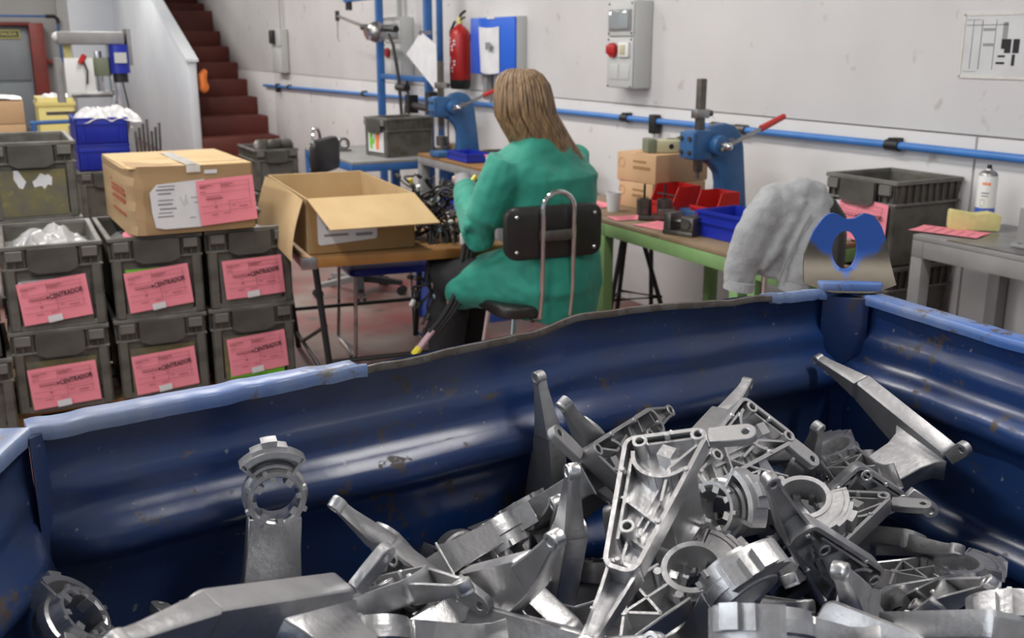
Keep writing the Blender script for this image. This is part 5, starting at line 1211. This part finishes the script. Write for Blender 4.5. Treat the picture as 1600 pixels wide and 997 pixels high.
def lifting_lug(p, rz):
    """ear for a crane hook: rounded plate with an oval hole, bent at its foot"""
    t = bpy.data.objects.new('lifting_lug', None)
    out = []; inn = []; n = 48
    hz = .068
    def outer(a):   # star shaped outline about the hole centre
        dx, dz = cos(a), sin(a); best = 9
        poly = [(-.088, .0), (-.082, .045), (-.066, .088), (-.048, .112), (-.034, .120), (-.018, .116), (-.004, .1085), (.012, .110), (.03, .1195), (.046, .117), (.064, .098), (.079, .062), (.087, .020), (.088, .0), (.04, -.012), (-.04, -.012)]
        for (x0, z0), (x1, z1) in zip(poly, poly[1:]+poly[:1]):
            z0 -= hz; z1 -= hz; ex, ez = x1-x0, z1-z0; den = dx*ez-dz*ex
            if abs(den) < 1e-9: continue
            k = (x0*ez-z0*ex)/den; q = (x0*dz-z0*dx)/den
            if k > 0 and -1e-6 <= q <= 1+1e-6: best = min(best, k)
        return dx*best, dz*best+hz
    for i in range(n):
        a = 2*pi*i/n; out.append(outer(a)); inn.append((-.004+.0245*cos(a), hz-.013+.033*sin(a)))
    # rings of vertices between hole and outline, bowed so the plate curves like a scoop
    m = MB(); rings = []
    def bow(x, z): return -.045*max(0, (.055-z)/.055)**2 - .10*x*x*8*(.35+.65*max(0, 1-z/.12))*.55
    R_ = 6
    for side in (0, 1):
        for k in range(R_+1):
            t_ = k/R_; rings.append([((ix+(ox-ix)*t_), bow(ix+(ox-ix)*t_, iz+(oz-iz)*t_)+.010*side, (iz+(oz-iz)*t_)) for (ix, iz), (ox, oz) in zip(inn, out)])
    vs = [v for r_ in rings for v in r_]; fs = []
    for k in range(R_):
        for j in range(n):
            j2 = (j+1) % n; fs.append((k*n+j, (k+1)*n+j, (k+1)*n+j2, k*n+j2)); b0 = (R_+1)*n; fs.append((b0+k*n+j2, b0+(k+1)*n+j2, b0+(k+1)*n+j, b0+k*n+j))
    for j in range(n):
        j2 = (j+1) % n; b0 = (R_+1)*n; fs.append((j, j2, b0+j2, b0+j)); fs.append((R_*n+j2, R_*n+j, b0+R_*n+j, b0+R_*n+j2))
    m.add(vs, fs); o = m.build('lifting_lug', 'lug', bn, smooth=50, bevel=0)
    o.location = p; o.rotation_euler = (rad(-3), 0, rz)
    return o
lifting_lug((1.203, 1.178, 1.136), rad(-32)).scale = (.80, .8, .90)
lifting_lug((1.18, .235, 1.142), rad(-148)); lifting_lug((-.075, .175, 1.142), rad(148))
b = MB().prism(rounded([(-.05, -.035), (.05, -.035), (.05, .03), (-.05, .03)], .012, 3), 1.128, 1.142, 'z', Matrix.Translation((1.195, 1.165, 0)) @ Matrix.Rotation(rad(-32), 4, 'Z')).build('lug_seat', 'binrim', bn, bevel=.003)
# label, place, orientation and lit or shaded copy of every casting in the bin
POSES = [
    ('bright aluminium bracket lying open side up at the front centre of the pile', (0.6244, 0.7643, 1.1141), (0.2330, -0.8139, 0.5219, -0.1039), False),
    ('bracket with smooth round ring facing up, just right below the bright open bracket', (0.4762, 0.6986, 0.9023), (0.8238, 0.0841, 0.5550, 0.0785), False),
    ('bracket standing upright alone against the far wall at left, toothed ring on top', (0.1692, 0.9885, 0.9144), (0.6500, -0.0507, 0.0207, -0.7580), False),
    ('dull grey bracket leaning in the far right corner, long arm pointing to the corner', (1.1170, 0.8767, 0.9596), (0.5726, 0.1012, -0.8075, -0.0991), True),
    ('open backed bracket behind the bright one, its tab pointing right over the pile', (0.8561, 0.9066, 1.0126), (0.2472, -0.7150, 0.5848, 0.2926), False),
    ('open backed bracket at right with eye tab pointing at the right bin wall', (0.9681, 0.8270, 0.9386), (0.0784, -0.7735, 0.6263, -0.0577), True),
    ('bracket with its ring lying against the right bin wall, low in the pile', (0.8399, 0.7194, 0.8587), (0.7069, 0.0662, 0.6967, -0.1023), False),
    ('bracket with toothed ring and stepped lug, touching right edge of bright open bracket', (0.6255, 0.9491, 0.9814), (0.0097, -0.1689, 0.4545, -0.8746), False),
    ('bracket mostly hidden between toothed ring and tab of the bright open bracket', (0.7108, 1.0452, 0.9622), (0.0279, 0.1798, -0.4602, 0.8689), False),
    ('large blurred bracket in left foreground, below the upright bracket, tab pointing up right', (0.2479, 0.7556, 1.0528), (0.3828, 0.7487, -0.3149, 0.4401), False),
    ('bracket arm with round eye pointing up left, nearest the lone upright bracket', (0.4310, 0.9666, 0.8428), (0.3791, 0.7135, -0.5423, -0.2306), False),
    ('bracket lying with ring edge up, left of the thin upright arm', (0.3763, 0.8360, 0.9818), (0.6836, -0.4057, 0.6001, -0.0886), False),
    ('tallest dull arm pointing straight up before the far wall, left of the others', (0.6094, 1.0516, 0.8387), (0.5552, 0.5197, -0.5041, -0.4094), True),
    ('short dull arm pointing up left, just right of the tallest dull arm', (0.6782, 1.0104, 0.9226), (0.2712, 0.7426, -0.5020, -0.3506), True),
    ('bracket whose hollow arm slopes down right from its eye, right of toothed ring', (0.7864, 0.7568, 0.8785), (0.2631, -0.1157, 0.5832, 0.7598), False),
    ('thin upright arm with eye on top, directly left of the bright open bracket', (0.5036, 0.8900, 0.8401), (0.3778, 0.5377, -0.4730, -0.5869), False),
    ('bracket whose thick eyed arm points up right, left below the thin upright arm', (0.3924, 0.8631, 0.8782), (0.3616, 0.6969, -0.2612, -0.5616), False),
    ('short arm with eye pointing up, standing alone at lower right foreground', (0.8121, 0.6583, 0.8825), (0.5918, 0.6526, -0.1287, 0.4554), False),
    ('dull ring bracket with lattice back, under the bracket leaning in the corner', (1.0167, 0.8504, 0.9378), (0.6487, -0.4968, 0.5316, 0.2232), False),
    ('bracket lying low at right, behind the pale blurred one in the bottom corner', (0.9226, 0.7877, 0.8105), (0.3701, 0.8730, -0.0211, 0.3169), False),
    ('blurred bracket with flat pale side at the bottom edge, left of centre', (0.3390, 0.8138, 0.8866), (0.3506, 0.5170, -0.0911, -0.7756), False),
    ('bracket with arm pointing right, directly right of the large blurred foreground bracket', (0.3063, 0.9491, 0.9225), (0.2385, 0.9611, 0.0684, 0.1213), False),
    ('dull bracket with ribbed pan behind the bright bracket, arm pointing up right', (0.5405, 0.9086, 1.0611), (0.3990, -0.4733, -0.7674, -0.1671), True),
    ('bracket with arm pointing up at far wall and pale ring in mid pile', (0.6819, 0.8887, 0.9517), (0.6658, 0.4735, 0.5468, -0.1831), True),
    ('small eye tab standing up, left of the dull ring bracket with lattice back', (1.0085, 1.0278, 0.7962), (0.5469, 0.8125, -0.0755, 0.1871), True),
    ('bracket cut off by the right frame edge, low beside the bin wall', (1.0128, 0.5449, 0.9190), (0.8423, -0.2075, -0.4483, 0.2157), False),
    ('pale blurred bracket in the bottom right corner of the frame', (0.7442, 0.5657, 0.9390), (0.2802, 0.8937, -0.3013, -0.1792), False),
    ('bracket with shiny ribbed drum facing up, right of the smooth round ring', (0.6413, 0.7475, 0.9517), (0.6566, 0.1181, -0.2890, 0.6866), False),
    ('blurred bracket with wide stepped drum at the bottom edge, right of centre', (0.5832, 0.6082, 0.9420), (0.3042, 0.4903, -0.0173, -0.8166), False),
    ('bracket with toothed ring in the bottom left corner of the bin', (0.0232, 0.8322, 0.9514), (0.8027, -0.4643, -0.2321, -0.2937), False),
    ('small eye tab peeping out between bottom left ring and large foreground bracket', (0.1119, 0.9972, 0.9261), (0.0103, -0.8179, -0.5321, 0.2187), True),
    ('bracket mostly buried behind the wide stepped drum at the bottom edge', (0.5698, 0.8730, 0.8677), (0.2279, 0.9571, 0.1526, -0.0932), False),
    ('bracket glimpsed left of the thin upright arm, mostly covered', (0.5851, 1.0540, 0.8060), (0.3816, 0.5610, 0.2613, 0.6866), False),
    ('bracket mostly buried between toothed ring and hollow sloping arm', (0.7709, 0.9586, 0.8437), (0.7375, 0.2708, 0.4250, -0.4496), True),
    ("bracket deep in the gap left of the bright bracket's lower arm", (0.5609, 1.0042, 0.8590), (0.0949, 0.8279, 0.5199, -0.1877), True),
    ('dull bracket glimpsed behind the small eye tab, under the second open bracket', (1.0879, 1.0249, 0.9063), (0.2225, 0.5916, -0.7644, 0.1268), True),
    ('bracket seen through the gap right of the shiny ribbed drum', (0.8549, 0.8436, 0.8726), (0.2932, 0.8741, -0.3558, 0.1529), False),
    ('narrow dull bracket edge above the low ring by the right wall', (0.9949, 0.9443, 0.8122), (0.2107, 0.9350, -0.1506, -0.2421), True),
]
# ------------------------------------------------------------------ cast aluminium brackets
def bracket_parts():
    D = {}
    A_, B_, C1, C2 = (-.076, .048), (0, 0), (.0145, .185), (-.0185, .188)
    def shell(poly, ins, z0, zf, zt):
        """pan with a floor (zf..zt) and a wall down to z0 round its edge"""
        n = len(poly); c = (sum(p[0] for p in poly)/n, sum(p[1] for p in poly)/n)
        def off(d):
            o = []
            for i in range(n):
                a, p, b = V(poly[i-1]), V(poly[i]), V(poly[(i+1) % n]); t = (b-a).normalized(); nn = V((-t.y, t.x))
                if nn.dot(V(c)-p) < 0: nn = -nn
                o.append(p+nn*d)
            return o
        lo, li, lt = [V(p) for p in poly], off(ins), off(.0025)
        zz = z0 if callable(z0) else (lambda y: z0)
        loops = [[(p.x, p.y, zt) for p in lt], [(p.x, p.y, zt-.003) for p in lo], [(p.x, p.y, zz(p.y)) for p in lo], [(p.x, p.y, zz(p.y)) for p in li], [(p.x, p.y, zf) for p in li]]
        return MB().loft(loops)
    pan = rounded([A_, B_, C1, C2], [.013, .012, .014, .014], 5)
    D['pan'] = shell(pan, .0045, -.024, -.004, 0).mesh('pan', 'cast', smooth=40)
    rib = MB()
    def r_(p, q, w_=.0028, z0=-.019, z1=-.003): rib.bar((p[0], p[1], (z0+z1)/2), (q[0], q[1], (z0+z1)/2), w_, abs(z1-z0)) if False else rib.loft([[V((p[0], p[1], 0))+V((-(q[1]-p[1]), q[0]-p[0], 0)).normalized()*s*w_/2+V((0, 0, z)) for s, z in ((-1, z0), (1, z0), (1, z1), (-1, z1))], [V((q[0], q[1], 0))+V((-(q[1]-p[1]), q[0]-p[0], 0)).normalized()*s*w_/2+V((0, 0, z)) for s, z in ((-1, z0), (1, z0), (1, z1), (-1, z1))]])
    r_((-.062, .050), (-.010, .017)); r_((-.058, .066), (-.022, .155), .003); r_((-.005, .022), (-.018, .062)); r_((-.018, .062), (-.006, .10)); r_((-.046, .108), (.003, .122), .0028, -.014)
    r_((-.018, .145), (.008, .152), .0028, -.014); r_((-.018, .142), (-.008, .178), .0028, -.012); r_((-.012, .07), (-.009, .14), .0022, -.009); r_((-.020, .072), (-.017, .13), .0022, -.009)
    arc = [(-.032+.030*cos(t), .048+.030*sin(t)) for t in [rad(20+14*k) for k in range(11)]]
    for p, q in zip(arc, arc[1:]): r_(p, q, .004, -.021)
    rib.boxb(-.037, -.022, .038, .052, -.020, -.003)
    D['rib'] = rib.mesh('rib', 'cast', smooth=30)
    n = 16
    circ = lambda r, x=0, y=0, n=n: [(x+r*cos(2*pi*i/n), y+r*sin(2*pi*i/n)) for i in range(n)]
    D['boss'] = MB().holed(circ(.0078), circ(.0043), -.0255, -.002).mesh('boss', 'cast_bright', bevel=.0006, seg=1, smooth=40)
    D['pin'] = MB().cyl((0, 0, -.0255), (0, 0, -.002), .0033, n=10).mesh('pin', 'cast_bright', bevel=.001, seg=1, smooth=40)
    # long arm that runs on from the point of the pan and ends in an eye
    arm = rounded([(-.0185, .176), (.0145, .174), (.0125, .205), (.0095, .240), (.0085, .265), (-.0055, .265), (-.0070, .240), (-.0125, .205)], [.002, .002, .02, .02, .006, .006, .02, .02], 3)
    D['arm'] = shell(arm, .0032, lambda y: -.0205+.0125*min(1, max(0, (y-.176)/.075)), -.001, .003).mesh('arm', 'cast', smooth=40)
    D['eye'] = MB().holed(circ(.0086), circ(.0040), -.0095, .0040).mesh('eye', 'cast_bright', bevel=.0008, seg=1, smooth=40)
    # short ear on the other side of corner B
    e = V((.026, -.0145)); hull = []
    def star(c, r, base):
        o = []
        for i in range(24):
            a = 2*pi*i/24; d = V((cos(a), sin(a))); k = r
            bd = (V(base)-c).normalized(); cs = d.dot(bd)
            if cs > 0: k = r/max(.28, math.sqrt(max(1e-6, 1-cs*cs))*1.0) if cs > .3 else r*(1+.05*cs)
            k = min(k, (V(base)-c).length*1.05); o.append((c.x+d.x*k, c.y+d.y*k))
        return o
    D['ear'] = MB().holed(star(e, .0105, (-.006, .004)), [(e.x+.0038*cos(2*pi*i/24), e.y+.0038*sin(2*pi*i/24)) for i in range(24)], -.011, -.001).mesh('ear', 'cast', bevel=.0008, seg=1, smooth=40)
    # stem: a hollow box that leaves the front of the pan; plate on the +x side, lattice on the -x side
    cx, cy = -.031, .050
    st = MB(); sec = [(-.001, .020, .046), (.010, .0165, .036), (.030, .0148, .0305), (.070, .0142, .0285), (.105, .0142, .0278)]
    e_ = .0034
    st.loft([[(cx+hx, cy-hy, z), (cx+hx, cy+hy, z), (cx+hx-e_, cy+hy, z), (cx+hx-e_, cy-hy, z)] for z, hx, hy in sec])
    for s in (-1, 1): st.loft([[(cx+hx-.001, cy+s*hy, z), (cx-hx, cy+s*hy, z), (cx-hx, cy+s*(hy-e_), z), (cx+hx-.001, cy+s*(hy-e_), z)] for z, hx, hy in sec])
    D['stem'] = st.mesh('stem', 'cast', bevel=.0012, seg=1, smooth=40)
    la = MB(); xl0, xl1 = cx-.0140, cx+.011
    def lb(y0, z0, y1, z1, w_=.0028):
        d = V((0, y1-y0, z1-z0)).normalized(); q = V((0, -d.z, d.y))*w_/2
        la.loft([[V((x, y, z))+q*s for x, s in ((xl0, -1), (xl0, 1), (xl1, 1), (xl1, -1))] for y, z in ((y0, z0), (y1, z1))])
    lb(cy-.026, .022, cy, .045); lb(cy+.026, .022, cy, .045); lb(cy, .045, cy-.024, .072); lb(cy, .045, cy+.024, .072); lb(cy, .045, cy, .10); lb(cy-.024, .072, cy+.024, .072)
    for y, z in ((cy, .045), (cy-.018, .098), (cy+.018, .098)): la.cyl((xl0-.0015, y, z), (xl1, y, z), .0045, n=10)
    D['stem_lattice'] = la.mesh('stem_lattice', 'cast', smooth=30)
    zc = .128; m_ = 40
    def rl(prof):
        b = MB(); b.loft([[(cx+x, cy+r*sin(2*pi*i/m_), zc+r*cos(2*pi*i/m_)) for i in range(m_)] for x, r in prof]+[], False); k = len(prof)
        b.f += [((k-1)*m_+i, (k-1)*m_+(i+1) % m_, (i+1) % m_, i) for i in range(m_)]
        return b
    D['ring'] = rl([(-.0155, .0255), (-.0155, .0315), (-.006, .0325), (-.006, .0345), (.004, .0345), (.006, .0315), (.0205, .0305), (.0205, .0265), (.018, .0245), (-.012, .0245)]).mesh('ring', 'cast', smooth=35)
    te = MB()
    for k in range(8):
        a = 2*pi*k/8+.2; w_ = .0042 if k % 2 else .0030; ln = .0185 if k % 2 else .0205
        T = Matrix.Translation((cx, cy, zc)) @ Matrix.Rotation(a, 4, 'X')
        te.boxb(.006, .0208, -w_, w_, ln, .026, T)
        te.boxb(.014, .0208, -.0022, .0022, .029, .0338, Matrix.Translation((cx, cy, zc)) @ Matrix.Rotation(a+.22, 4, 'X'))
    D['tooth'] = te.mesh('tooth', 'cast_bright', smooth=0)
    lu = MB(); a0, a1, q = rad(-46), rad(34), 12
    for r0, r1, x0, x1, b0, b1 in ((.044, .0505, -.014, .012, a0, a1), (.029, .0455, -.014, -.010, a0, a1)):
        lu.loft([[(cx+x, cy+r*sin(a0_), zc+r*cos(a0_)) for x, r in ((x0, r0), (x0, r1), (x1, r1), (x1, r0))] for a0_ in [b0+(b1-b0)*i/q for i in range(q+1)]])
    for a in (a0, a1): lu.loft([[(cx+x, cy+r*sin(a+d), zc+r*cos(a+d)) for x, r in ((-.014, .029), (-.014, .0505), (.012, .0505), (.012, .031))] for d in (-.05, .05)])
    D['lug'] = lu.mesh('lug', 'cast', smooth=35)
    ls = MB()
    for b0, b1, r0, r1 in ((rad(-30), rad(12), .0495, .0545), (rad(-16), rad(0), .0540, .0605)):
        ls.loft([[(cx+x, cy+r*sin(a), zc+r*cos(a)) for x, r in ((-.014, r0), (-.014, r1), (.006, r1), (.006, r0))] for a in [b0+(b1-b0)*i/5 for i in range(6)]])
    D['step'] = ls.mesh('step', 'cast', smooth=35)
    return D
BP = bracket_parts()
# castings away from the lamp: darker copy, shade put into the colour
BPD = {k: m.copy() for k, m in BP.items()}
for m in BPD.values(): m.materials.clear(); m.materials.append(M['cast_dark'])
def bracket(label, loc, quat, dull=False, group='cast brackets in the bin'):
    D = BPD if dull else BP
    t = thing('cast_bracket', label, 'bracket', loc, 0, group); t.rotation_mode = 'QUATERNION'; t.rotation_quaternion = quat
    p = inst('pan', D['pan'], t); inst('rib', D['rib'], p)
    for x, y in ((-.058, .047), (-.0085, .0165), (-.018, .142)): inst('boss', D['boss'], p, (x, y, 0))
    for x, y in ((-.037, .0285), (.0005, .060), (.0055, .125), (-.0565, .085), (-.008, .177)): inst('pin', D['pin'], p, (x, y, 0))
    a = inst('arm', D['arm'], t); inst('eye', D['eye'], a, (.0015, .256, 0))
    inst('ear', D['ear'], t)
    s = inst('stem', D['stem'], t); inst('stem_lattice', D['stem_lattice'], s)
    r = inst('ring', D['ring'], t); inst('tooth', D['tooth'], r)
    l = inst('lug', D['lug'], t); inst('step', D['step'], l)
    return t
for row in POSES: bracket(*row)
